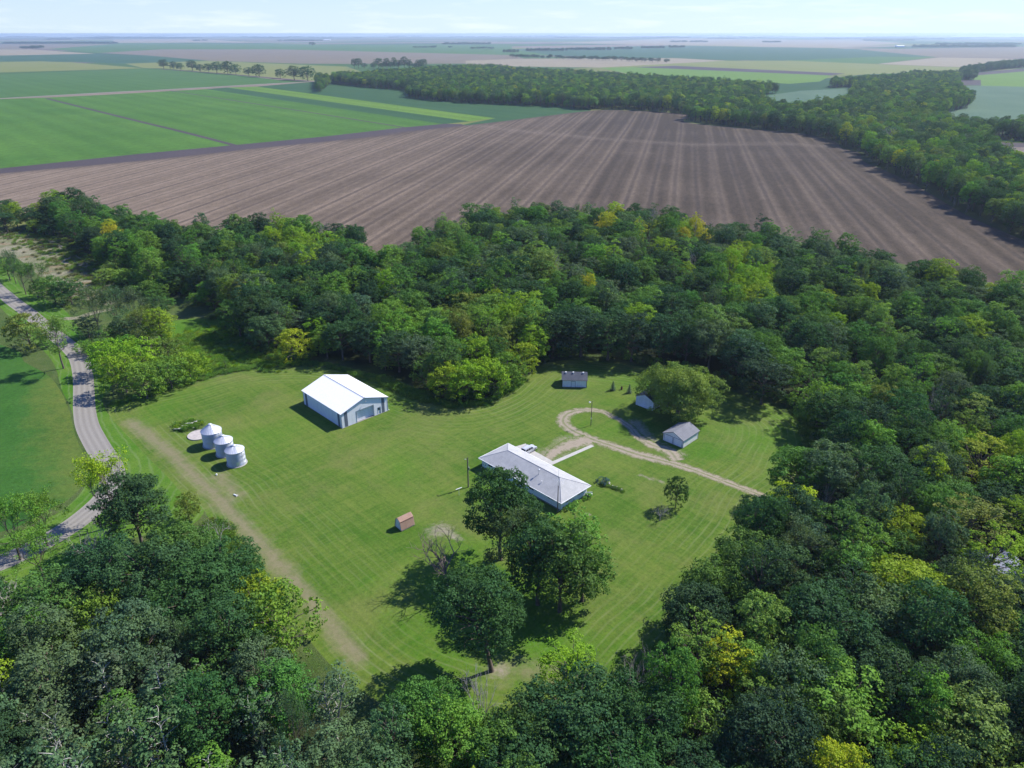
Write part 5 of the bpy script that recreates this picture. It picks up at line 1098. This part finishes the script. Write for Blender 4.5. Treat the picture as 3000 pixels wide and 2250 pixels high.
# ------------------------------------------------------------------ fill of the woods
def hexfill(poly, s, jitter=.36, seed=1):
    r = np.random.default_rng(seed); P = np.array(poly); x0, y0 = P.min(0); x1, y1 = P.max(0)
    ys = np.arange(y0, y1, s * .866); out = []
    for i, yy in enumerate(ys):
        xs = np.arange(x0 + (i % 2) * s / 2, x1, s); out.append(np.stack([xs, np.full(len(xs), yy)], 1))
    Q = np.concatenate(out); Q = Q + r.uniform(-jitter, jitter, Q.shape) * s
    return Q[inside(Q[:, 0], Q[:, 1], poly)]
taken = [(*G(px, py), R) for _, (px, py), _, R, _, _ in SOLO] + [(*G(px, py), R) for _, (px, py), _, R, _ in EDGE] + [(*G(2945, 1700), 7.5), (*G(2930, 1800), 11.0), (*G(2940, 1880), 9.0)]
TK = np.array(taken)
cand = []
for poly, sd in ((WOOD_A, 3), (WOOD_B, 4)):
    for x, y in hexfill(poly, 7.8, .38, sd):
        px, py, zc = PR(x, y, 8)
        if not (-420 < px < 3500 and -50 < py < 2750): continue
        if (np.hypot(TK[:, 0] - x, TK[:, 1] - y) < TK[:, 2] * .5 + 2.2).any(): continue
        u = rg.random(); asp = (py > 1960 and px < 1000) or (2400 > px > 1500 and py < 760 and y > 330 and u < .25)
        kind = 'aspen' if asp and rg.random() < .72 else rg.choice(['oak', 'maple', 'ash', 'bush'], p=[.40, .32, .21, .07])
        H = {'oak': 15.5, 'maple': 16.5, 'ash': 17, 'aspen': 16, 'bush': 9.5}[kind] * rg.uniform(.66, 1.2); R = {'oak': 6.4, 'maple': 5.4, 'ash': 4.7, 'aspen': 3.8, 'bush': 4.8}[kind] * rg.uniform(.78, 1.25)
        tn = rg.choice(['dark', 'deep', 'mid', 'fresh', 'grey', 'olive', 'pale', 'lime'], p=[.19, .12, .24, .16, .12, .04, .07, .06])
        if kind == 'aspen': tn = rg.choice(['grey', 'mid', 'pale', 'fresh'], p=[.78, .1, .08, .04])
        if kind == 'oak': tn = rg.choice(['dark', 'deep', 'mid', 'grey'], p=[.45, .2, .25, .1])
        px2, py2, _ = PR(x, y, H * .8)
        if py > 1900 and px < 1100 and kind != 'aspen' and rg.random() < .5: tn = 'grey'
        for sx, sy, sr, sc in SPOTS:
            if math.hypot(px2 - sx, py2 - sy) < sr:
                tn = sc; kind = kind if kind != 'oak' else 'maple'; R *= .8 if sc in ('yellow', 'gold', 'lime') else 1; break
        if rg.random() < .055: kind = 'dead' if rg.random() < .4 else 'sparse'; tn = 'grey'; H *= .95; R *= .8
        cand.append([kind, x, y, H, R, tn, px2, py2, R / zc if (-30 < px2 < 3030 and -20 < py2 < 2330) else 0])
for k, (px, py), H, R, tn in EDGE:
    x, y = G(px, py); a, b, zc = PR(x, y, H * .75); cand.append([k, x, y, H, R, tn, a, b, 9 + R / zc])
cand.sort(key=lambda c: -c[8])
NTREE = 300 - len(SOLO) - 14 + 2
own, mass = cand[:NTREE], cand[NTREE:]
ORD = ['first', 'second', 'third', 'fourth', 'fifth', 'sixth', 'seventh', 'eighth', 'ninth', 'tenth', 'eleventh', 'twelfth', 'thirteenth', 'fourteenth', 'fifteenth', 'sixteenth', 'seventeenth', 'eighteenth', 'nineteenth', 'twentieth']
def zone(a, b):
    if b > 2080: return 'along the bottom edge, ' + ('left half' if a < 1500 else 'right half')
    if a < 1400 and b > 1560: return 'in the wood at the lower left'
    if a < 1500 and b > 1200: return 'in front of the bottom lawn edge'
    if b < 1250 and a < 1200: return 'at the wood edge behind the steel shed'
    if b < 1250 and a < 1600: return 'in the wood left of the outbuilding'
    if b < 1250 and a < 2100: return 'in the wood behind the outbuilding'
    if b < 1250: return 'in the wood above the lawn, right side'
    if b < 1560: return 'right of the lawn, beyond the drive'
    if b < 1800: return 'right of the lawn, below the drive'
    return 'in the wood at the lower right'
zs = {}
for c in own: zs.setdefault((zone(c[6], c[7]), WORD[c[5]], KWORD[c[0]]), []).append(c)
for (z, w, k), L in zs.items():
    L.sort(key=lambda c: c[6])
    for i, c in enumerate(L):
        lb = f'{w} {k} {z}' if len(L) == 1 else (f'leftmost {w} {k} {z}' if i == 0 else f'rightmost {w} {k} {z}' if i == len(L) - 1 else f'{ORD[min(i, 19)]} {w} {k} from left, {z}')
        tree(c[0], c[1], c[2], c[3], c[4], c[5], lb, 'trees of the wood ' + z)
# the row of field trees beyond the green fields
for i, (ax, ay, s) in enumerate([(708, 297, 1.0), (752, 301, .9), (780, 304, .8), (832, 305, 1.05), (868, 311, .8), (902, 313, .9), (938, 316, 1.1), (985, 319, 1.25), (1020, 322, 1.0), (1076, 328, .8), (1122, 333, 1.15), (1212, 339, .85), (1272, 346, 1.2), (1330, 350, 1.25)]):
    x, y = A(ax, ay); n = ['first', 'second', 'third', 'fourth', 'fifth', 'sixth', 'seventh', 'eighth', 'ninth', 'tenth', 'eleventh', 'twelfth', 'thirteenth', 'last'][i]
    tree('bush' if i % 3 else 'maple', x, y, 26 * s, 16 * s, 'dark', f'{n} tree from the left in the row across the far green fields', 'row of field trees beyond the green strips')

# ------------------------------------------------------------------ masses of trees no one would count
pc = bpy.data.collections.new('mass_sources'); KI = []
for j, ((kind, i), p) in enumerate(sorted(PROTO.items())):
    if kind in ('broad', 'lone', 'leaning', 'spruce'): continue
    T = p['T']; tm = T.br; nv = len(tm.v)
    V = np.array(tm.v); Fv = [q for f in tm.f for q in f]; Fn = [len(f) for f in tm.f]; mi = [0] * len(Fn); tone = np.zeros(nv); hue = np.zeros(nv)
    if T.V:
        LV = np.concatenate(T.V); V = np.concatenate([V, LV]); Fv = np.concatenate([Fv, nv + np.arange(len(LV))]); Fn = Fn + [4] * (len(LV) // 4); mi = mi + [1] * (len(LV) // 4)
        tone = np.concatenate([tone, *T.tone]); hue = np.concatenate([hue, *T.hue])
    me = mesh_np('mass_%02d' % len(KI), V, Fv, Fn, [M[p['bark']], M['leaf_i']], mi, {'tone': ('FLOAT', tone), 'hue': ('FLOAT', hue)})
    o = bpy.data.objects.new('mass_%02d' % len(KI), me); pc.objects.link(o); KI.append((kind, i))
KIDX = {k: n for n, k in enumerate(KI)}
gn = bpy.data.node_groups.new('tree_mass', 'GeometryNodeTree')
gn.interface.new_socket('Geometry', in_out='INPUT', socket_type='NodeSocketGeometry'); gn.interface.new_socket('Geometry', in_out='OUTPUT', socket_type='NodeSocketGeometry')
gi = gn.nodes.new('NodeGroupInput'); gout = gn.nodes.new('NodeGroupOutput'); iop = gn.nodes.new('GeometryNodeInstanceOnPoints'); ci = gn.nodes.new('GeometryNodeCollectionInfo')
ci.inputs[0].default_value = pc; ci.inputs['Separate Children'].default_value = True; ci.inputs['Reset Children'].default_value = True
def named(n, t):
    a = gn.nodes.new('GeometryNodeInputNamedAttribute'); a.data_type = t; a.inputs['Name'].default_value = n; return [o for o in a.outputs if o.enabled and o.name == 'Attribute'][0]
iop.inputs['Pick Instance'].default_value = True
gn.links.new(gi.outputs[0], iop.inputs['Points']); gn.links.new(ci.outputs[0], iop.inputs['Instance']); gn.links.new(named('pick', 'INT'), iop.inputs['Instance Index'])
gn.links.new(named('turn', 'FLOAT_VECTOR'), iop.inputs['Rotation']); gn.links.new(named('size', 'FLOAT_VECTOR'), iop.inputs['Scale']); gn.links.new(iop.outputs[0], gout.inputs[0])
def tree_mass(name, items, label, kind='stuff', cat=None):
    """items: kind, x, y, H, R, tint name"""
    n = len(items)
    if not n: return
    pick, turn, size, tint, V = [], [], [], [], []
    for k, x, y, H, R, tn in items:
        i = int(rg.integers(NK[k])); p = PROTO[(k, i)]; pick.append(KIDX[(k, i)]); turn.append((0, 0, rg.uniform(0, 6.28))); size.append((R / p['R'], R / p['R'], H / p['H'])); tint.append(jit(TINT[tn])); V.append((x, y, .05))
    me = bpy.data.meshes.new(name); me.vertices.add(n); me.vertices.foreach_set('co', np.array(V, np.float32).ravel())
    a = me.attributes.new('pick', 'INT', 'POINT'); a.data.foreach_set('value', np.array(pick, np.int32))
    for nm, arr in (('turn', turn), ('size', size), ('tint', tint)):
        a = me.attributes.new(nm, 'FLOAT_VECTOR', 'POINT'); a.data.foreach_set('vector', np.array(arr, np.float32).ravel())
    o = link(name, me); md = o.modifiers.new('trees', 'NODES'); md.node_group = gn; o['kind'] = kind; o['label'] = label
    return o
tree_mass('woodland', [c[:6] for c in mass], 'wood of mixed green trees filling in around and behind the farmyard')
WOOD_C = [A(1370, 352), A(1368, 362, 18), A(1450, 310, 18), A(1540, 312, 18), A(1640, 300, 18), A(1830, 290, 18), A(1900, 282, 18), A(2130, 278, 18), B(0, 290, 18), B(100, 295, 18), B(250, 300, 18), B(340, 305, 18), B(400, 310, 18), B(560, 320, 18), B(700, 328, 18), B(850, 335, 18), B(1000, 345, 18), B(1130, 355, 18), B(1200, 365, 18), B(1300, 368, 18), B(1340, 355, 18),
          B(1400, 328, 18), B(1500, 330, 18), B(1640, 320, 18), B(1740, 305, 18), B(1900, 305, 18), B(1935, 345), B(1925, 372), B(1915, 395), B(1975, 440), B(1980, 465), B(1870, 492), B(1850, 510), B(1860, 560), B(1885, 592), B(1960, 603), B(2010, 625), B(2060, 665), B(2090, 700), B(2150, 740), B(2300, 780), B(2700, 900), G(3700, 1050),
          G(3500, 960), C1(2400, 530), C1(2212, 468), C1(2050, 398), C1(1960, 348), C1(1860, 288), C1(1760, 240), C1(1700, 210), C1(1690, 184), C1(1620, 165), C1(1600, 148), C1(1500, 122), C1(1300, 103), C1(1115, 82), C1(1135, 62), C1(1000, 49), C1(850, 44), C1(790, 48), B(200, 464), B(0, 455), A(2212, 455), A(2000, 445), A(1850, 434), A(1765, 420), A(1758, 392), A(1600, 380), A(1500, 370)]
HOLE = [B(1050, 440), B(1100, 412), B(1250, 388), B(1470, 376), B(1480, 400), B(1440, 465), B(1290, 490), B(1190, 500), B(1080, 480)]
def fill(poly, s, seed, tall=1.0, hole=None, tints=None, kinds=None):
    out = []
    for x, y in hexfill(poly, s, .38, seed):
        if hole is not None and inside(np.array([x]), np.array([y]), hole)[0]: continue
        k = rg.choice(['oak', 'maple', 'ash', 'bush'], p=[.34, .38, .18, .10]) if kinds is None else rg.choice(kinds)
        tn = rg.choice(['dark', 'mid', 'fresh', 'grey', 'olive', 'pale', 'lime', 'yellow'], p=[.36, .20, .09, .17, .04, .06, .07, .01]) if tints is None else rg.choice(tints)
        H = {'oak': 13, 'maple': 14.5, 'ash': 15, 'bush': 9.5}[k] * rg.uniform(.8, 1.18) * tall; R = {'oak': 6.3, 'maple': 5.6, 'ash': 4.9, 'bush': 5.2}[k] * rg.uniform(.8, 1.25) * (s / 8.6) ** .5; out.append((k, x, y, H, R, tn))
    return out
its = fill(WOOD_C, 9.2, 11, 1.3, HOLE)
ed = [C1(2212, 466), C1(2050, 396), C1(1960, 346), C1(1860, 286), C1(1760, 238), C1(1700, 205)]
tree_mass('river_woodland', its, 'long belt of woodland winding across the plain behind the brown field')
tree_mass('tree_belt', fill([B(1860, 560), B(1885, 597), B(2080, 602), B(2085, 575), B(1990, 560)], 8, 12, 1.1, tints=['grey', 'dark', 'deep', 'mid']) + fill([B(2095, 582), B(2120, 606), B(2400, 620), B(2400, 590), B(2200, 570)], 8, 13, 1.2, tints=['mid', 'dark', 'fresh'])
          + fill([B(1935, 318), B(1935, 347), B(1995, 347), B(2000, 314), B(2212, 292), B(2500, 270), B(2500, 258), B(2212, 280), B(2060, 296)], 10, 14, 1.35, tints=['dark', 'deep', 'grey'])
          + [('maple', *A(x_, 297 + rg.uniform(-2, 2)), rg.uniform(15, 34), rg.uniform(9, 17), 'dark') for x_ in (1532, 1550, 1575, 1615, 1635, 1655, 1672, 1688, 1705, 1722, 1748, 1770, 1792, 1812, 1830)], 'belts of trees round the fields at the upper right')
def belt(F, x0, x1, y, dens=14.0, H=16, gap=0.0, rows=2, y1=None, tn=('dark', 'deep')):
    out = []; a, b = np.array(F(x0, y)), np.array(F(x1, y if y1 is None else y1)); L = np.linalg.norm(b - a); n = int(L / dens) + 1; d = (b - a) / L; nrm = np.array([-d[1], d[0]])
    for i in range(n):
        if rg.random() < gap: continue
        for r_ in range(rows):
            q = a + d * (i + rg.uniform(-.3, .3)) * dens + nrm * (r_ * dens * .9 + rg.uniform(-2, 2)); out.append((str(rg.choice(['oak', 'maple'])), q[0], q[1], H * rg.uniform(.75, 1.15), dens * .62 * rg.uniform(.8, 1.2), str(rg.choice(tn))))
    return out
row1 = []; 
for x0, x1, y in [(0, 30, 229), (65, 185, 224), (190, 240, 223), (250, 425, 219), (450, 525, 215), (565, 655, 211), (680, 745, 208)]: row1 += belt(B, x0, x1, y, 15, 20, .0, 2)
for x0, x1, y in [(2180, 2212, 229)]: row1 += belt(A, x0, x1, y, 15, 20, 0, 2)
tree_mass('shelterbelt', row1, 'blue-looking windbreak of upright trees across the green plain')
row2 = []
for x0, x1, y, y1 in [(5, 30, 248, 249), (40, 115, 251, 252), (135, 210, 254, 255), (225, 300, 257, 259), (300, 400, 259, 262), (400, 490, 262, 264), (505, 640, 266, 270), (662, 674, 271, 271)]: row2 += belt(B, x0, x1, y, 19, 17, .06, 1, y1)
row2 += belt(A, 1790, 1960, 208, 40, 18, .3, 1) + belt(A, 1990, 2115, 213, 40, 18, .3, 1)
tree_mass('tree_row', row2, 'broken row of round trees along the far stubble field')
far = []
for F, x0, x1, y in [(A, 0, 490, 190), (A, 205, 300, 172), (A, 395, 470, 167), (A, 545, 660, 166), (A, 660, 810, 166), (A, 838, 888, 178), (A, 940, 990, 158), (A, 1125, 1250, 165), (A, 1190, 1392, 178), (A, 1680, 1755, 158), (A, 1905, 2115, 193), (A, 1950, 2050, 160), (A, 2070, 2120, 160), (A, 100, 160, 212),
                     (B, 695, 850, 183), (B, 850, 970, 168), (B, 430, 680, 166), (B, 1095, 1165, 185), (B, 1030, 1110, 157), (B, 1360, 1800, 168), (B, 1530, 1745, 177), (B, 1750, 2180, 206), (B, 1825, 1870, 169), (B, 1915, 1980, 167), (B, 2020, 2060, 163), (B, 0, 280, 156), (B, 1850, 2212, 195)]:
    yy = y / 1.4747; dist = G(1500, yy)[1]; far += belt(F, x0, x1, y, 16 + dist / 400, 21, .05, 3)
for k in range(64):
    x0 = rg.uniform(-60, 2212); F = A if rg.random() < .5 else B; y = rg.uniform(150, 166); far += belt(F, x0, x0 + rg.uniform(20, 200), y, 60, 24, .1, 2)
tree_mass('far_shelterbelts', far, 'thin bluish groves and windbreaks scattered out to the horizon')
x, y = A(1349, 200); tree('oak', x, y, 34, 30, 'deep', 'single round tree standing alone far out on the plain')

# brush along the wood edges and in the clearings
brush = []
def line_brush(line, n, w, kinds=('shrub', 'bush'), tn=('mid', 'dark', 'fresh'), hs=(1.2, 3.5)):
    L = np.array(line); seg = np.linalg.norm(np.diff(L, axis=0), axis=1); cum = np.concatenate([[0], np.cumsum(seg)])
    for i in range(n):
        s = rg.uniform(0, cum[-1]); j = min(np.searchsorted(cum, s) - 1, len(seg) - 1); j = max(j, 0); q = L[j] + (L[j + 1] - L[j]) * (s - cum[j]) / seg[j] + rg.normal(size=2) * w
        h = rg.uniform(*hs); brush.append((str(rg.choice(kinds)), q[0], q[1], h, h * rg.uniform(.55, .9), str(rg.choice(tn))))
line_brush([D(1140, 797), D(1175, 775), D(1230, 768), D(1300, 771), D(1390, 782), D(1490, 803), D(1570, 828), D(1655, 856), D(1725, 882), D(1772, 915)], 90, 1.0)
line_brush([D(1772, 920), D(1775, 985), D(1745, 1035)], 26, 2.0, tn=('pale', 'mid', 'grey'), hs=(1, 2.5))
line_brush([D(1660, 1125), D(1585, 1262), D(1530, 1348), D(1465, 1425), D(1380, 1500)], 60, 1.8)
line_brush([D(1085, 845), D(985, 868), D(935, 855)], 30, 1.2)
line_brush([D(240, 590), D(300, 610), D(340, 640), D(380, 650), D(330, 600), D(280, 575)], 60, 5, kinds=('bush',), tn=('fresh', 'pale', 'mid'), hs=(4, 7.5))
line_brush([G(620, 1500), G(700, 1620), G(780, 1720), G(860, 1820)], 26, 1.0, kinds=('shrub',), tn=('fresh', 'pale', 'olive'), hs=(.6, 1.5)); line_brush([G(470, 1560), G(560, 1600), G(600, 1650), G(480, 1660), G(330, 1680), G(200, 1760)], 70, 3, kinds=('shrub',), tn=('fresh', 'pale', 'mid'), hs=(.7, 2.2))
line_brush([G(0, 1900), G(60, 1830), G(120, 1800)], 20, 3, hs=(1, 4)); line_brush([D(440, 660), D(500, 712), D(580, 755), D(650, 778)], 30, 2)
tree_mass('undergrowth', brush, 'low brush and saplings along the edges of the woods')
# tall uncut weeds along the lawn's wood edge
gr = TM(301); n = 260; C = np.stack([gr.r.normal(size=n) * .35, gr.r.normal(size=n) * .35, gr.r.uniform(.1, .75, n)], 1); N = np.stack([gr.r.normal(size=n), gr.r.normal(size=n), gr.r.normal(size=n) * .4 + .3], 1); N /= np.linalg.norm(N, axis=1)[:, None]
gr.leaves(C, N, .12, gr.r.uniform(0, 1, n), gr.r.uniform(0, .8, n), .35); gr.br.tube([(0, 0, 0), (0, 0, .3)], [.02, .01], 3); 
gm_ = gr.crown_mesh('tuft', M['leaf_i']); to = bpy.data.objects.new('mass_99', gm_); pc.objects.link(to); KIDX[('tuft', 0)] = len(KI); NK['tuft'] = 1; PROTO[('tuft', 0)] = dict(H=.8, R=.6)
tufts = []
def tuft_line(line, n, w, h, tn):
    L = np.array(line); seg = np.linalg.norm(np.diff(L, axis=0), axis=1); cum = np.concatenate([[0], np.cumsum(seg)])
    for i in range(n):
        s = rg.uniform(0, cum[-1]); j = min(max(np.searchsorted(cum, s) - 1, 0), len(seg) - 1); q = L[j] + (L[j + 1] - L[j]) * (s - cum[j]) / seg[j] + rg.normal(size=2) * w; hh = h * rg.uniform(.5, 1.4)
        tufts.append(('tuft', q[0], q[1], hh, hh * .9, str(rg.choice(tn))))
tuft_line([D(820, 822), D(860, 840), D(890, 850), D(930, 865)], 420, .7, 1.0, ('fresh', 'pale', 'mid')); tuft_line([D(240, 880), D(290, 860), D(400, 830), D(470, 808), D(600, 785), D(700, 788), D(820, 822)], 900, .8, .6, ('fresh', 'mid', 'pale'))
tuft_line([D(620, 780), D(560, 770), D(470, 780), D(400, 800), D(430, 720), D(480, 740)], 900, 4.5, .8, ('fresh', 'pale', 'lime')); tuft_line([D(930, 865), D(985, 880), D(1045, 872), D(1130, 822)], 300, .7, .7, ('fresh', 'mid'))
tuft_line([D(1740, 900), D(1755, 960), D(1740, 1010)], 260, 1.2, .8, ('pale', 'mid')); tuft_line([G(622, 1538), G(692, 1625), G(753, 1706), G(830, 1800)], 420, 1.0, .8, ('mid', 'fresh', 'olive')); tuft_line([G(1768, 1420), G(1825, 1440)], 46, .35, .45, ('pale', 'grey', 'fresh'))
tuft_line([D(0, 510), D(80, 515), D(160, 560), D(220, 610), D(230, 650)], 700, 6, .9, ('pale', 'olive', 'brown')); tuft_line([G(370, 1240), G(400, 1232), G(430, 1240), G(560, 1245), G(590, 1250)], 1, .5, .5, ('mid',))
tree_mass('tall_weeds', tufts, 'tall uncut weeds along the mown edge and in the clearing')
# weedy heap with broken concrete beside the bins
hx, hy = G(556, 1248); hp = empty('rubble_heap', (hx, hy, LAWN_Z), 0, 'weedy heap with broken pale concrete beside the grain bins', 'rubble heap'); r_ = np.random.default_rng(8)
m = MB(); K = 28; vs = [(0, 0, .7)]
for j, (rr, z) in enumerate(((1.4, .6), (2.6, .35), (3.5, .0))):
    for k in range(K):
        t = 2 * PI * k / K; q = rr * (1 + r_.normal() * .08); vs.append((q * math.cos(t) * 1.25, q * math.sin(t), max(z + r_.normal() * .08, -.02) if j < 2 else -.02))
m.add(vs, [(0, 1 + k, 1 + (k + 1) % K) for k in range(K)] + [(1 + j * K + k, 1 + (j + 1) * K + k, 1 + (j + 1) * K + (k + 1) % K, 1 + j * K + (k + 1) % K) for j in (0, 1) for k in range(K)]); m.build('mound', M['rough'], hp)
for k, (x, y, s, h) in enumerate([(-1.9, -2.6, 1.4, .6), (-.6, -1.4, 1.0, .85), (.2, -.3, 1.2, 1.05), (1.0, .7, .9, 1.0), (1.6, -1.9, .6, .4), (-2.6, -1.9, .7, .3)]):
    m = MB(); m.slab([(x - s, y - s * .3, h), (x + s * .8, y - s * .35, h + .15), (x + s, y + s * .3, h + .05), (x - s * .7, y + s * .35, h - .08)], .16); m.build('concrete_slab', M['stone'], hp)
tb = []
for k in range(44):
    t = r_.uniform(0, 2 * PI); q = r_.uniform(.3, 3.3); tb.append(('tuft', hx + q * math.cos(t) * 1.2, hy + q * math.sin(t), r_.uniform(.7, 1.5), r_.uniform(.6, 1.0), str(r_.choice(['lime', 'mid', 'fresh', 'pale']))))
for k in range(10): t = r_.uniform(0, 2 * PI); q = r_.uniform(1.0, 3.0); tb.append(('shrub', hx + q * math.cos(t) * 1.2, hy + q * math.sin(t), r_.uniform(.6, 1.2), r_.uniform(.6, .9), str(r_.choice(['lime', 'pale', 'fresh']))))
tree_mass('weeds', tb, 'weeds growing over the rubble heap')
# garden bed stones
for k in range(9):
    t = k / 8; x, y = G(1783 + 45 * t, 1420 + 20 * t); s = .22 + .12 * r_.random(); m = MB(); x += r_.normal() * .3; y += r_.normal() * .3
    m.lathe([(.001, s * .9), (s * .6, s * .75), (s, s * .3), (s * .9, -.05)], 7); o = m.build('garden_stone', M['stone']); o.location = (x, y, LAWN_Z); tag(o, 'pale stone in the row edging the narrow garden bed', 'stone', 'stones edging the garden bed')
# scrap among the trees at the left edge
sx_, sy_ = G(62, 1812); sp = empty('scrap_heap', (sx_, sy_, 0), 0, 'heap of rusty and white scrap sheets under the trees at the left edge', 'scrap heap')
for k in range(9):
    x, y, z = r_.normal() * 1.6, r_.normal() * 1.6, .3 + .12 * k; a = r_.uniform(.5, 1.3); m = MB(); m.slab([(x - a, y - .3, z), (x + a, y - .4, z + r_.normal() * .3), (x + a, y + .4, z + .2), (x - a, y + .4, z - .1)], .05); m.build('scrap_sheet', M['rust'] if k % 2 else M['white_paint'], sp)

# ------------------------------------------------------------------ haze: one closed box of thin even air
hz = MB(); hz.box(-33000, -33000, -1.0, 33000, 33000, 101.5)
hm = bpy.data.materials.new('haze'); hm.use_nodes = True; ht = hm.node_tree; ht.nodes.clear()
pv = ht.nodes.new('ShaderNodeVolumePrincipled'); pv.inputs['Color'].default_value = (.70, .86, 1.0, 1); pv.inputs['Density'].default_value = 6.5e-5; pv.inputs['Anisotropy'].default_value = .3
ho = ht.nodes.new('ShaderNodeOutputMaterial'); ht.links.new(pv.outputs[0], ho.inputs['Volume'])
o = hz.build('haze', hm); o['kind'] = 'stuff'
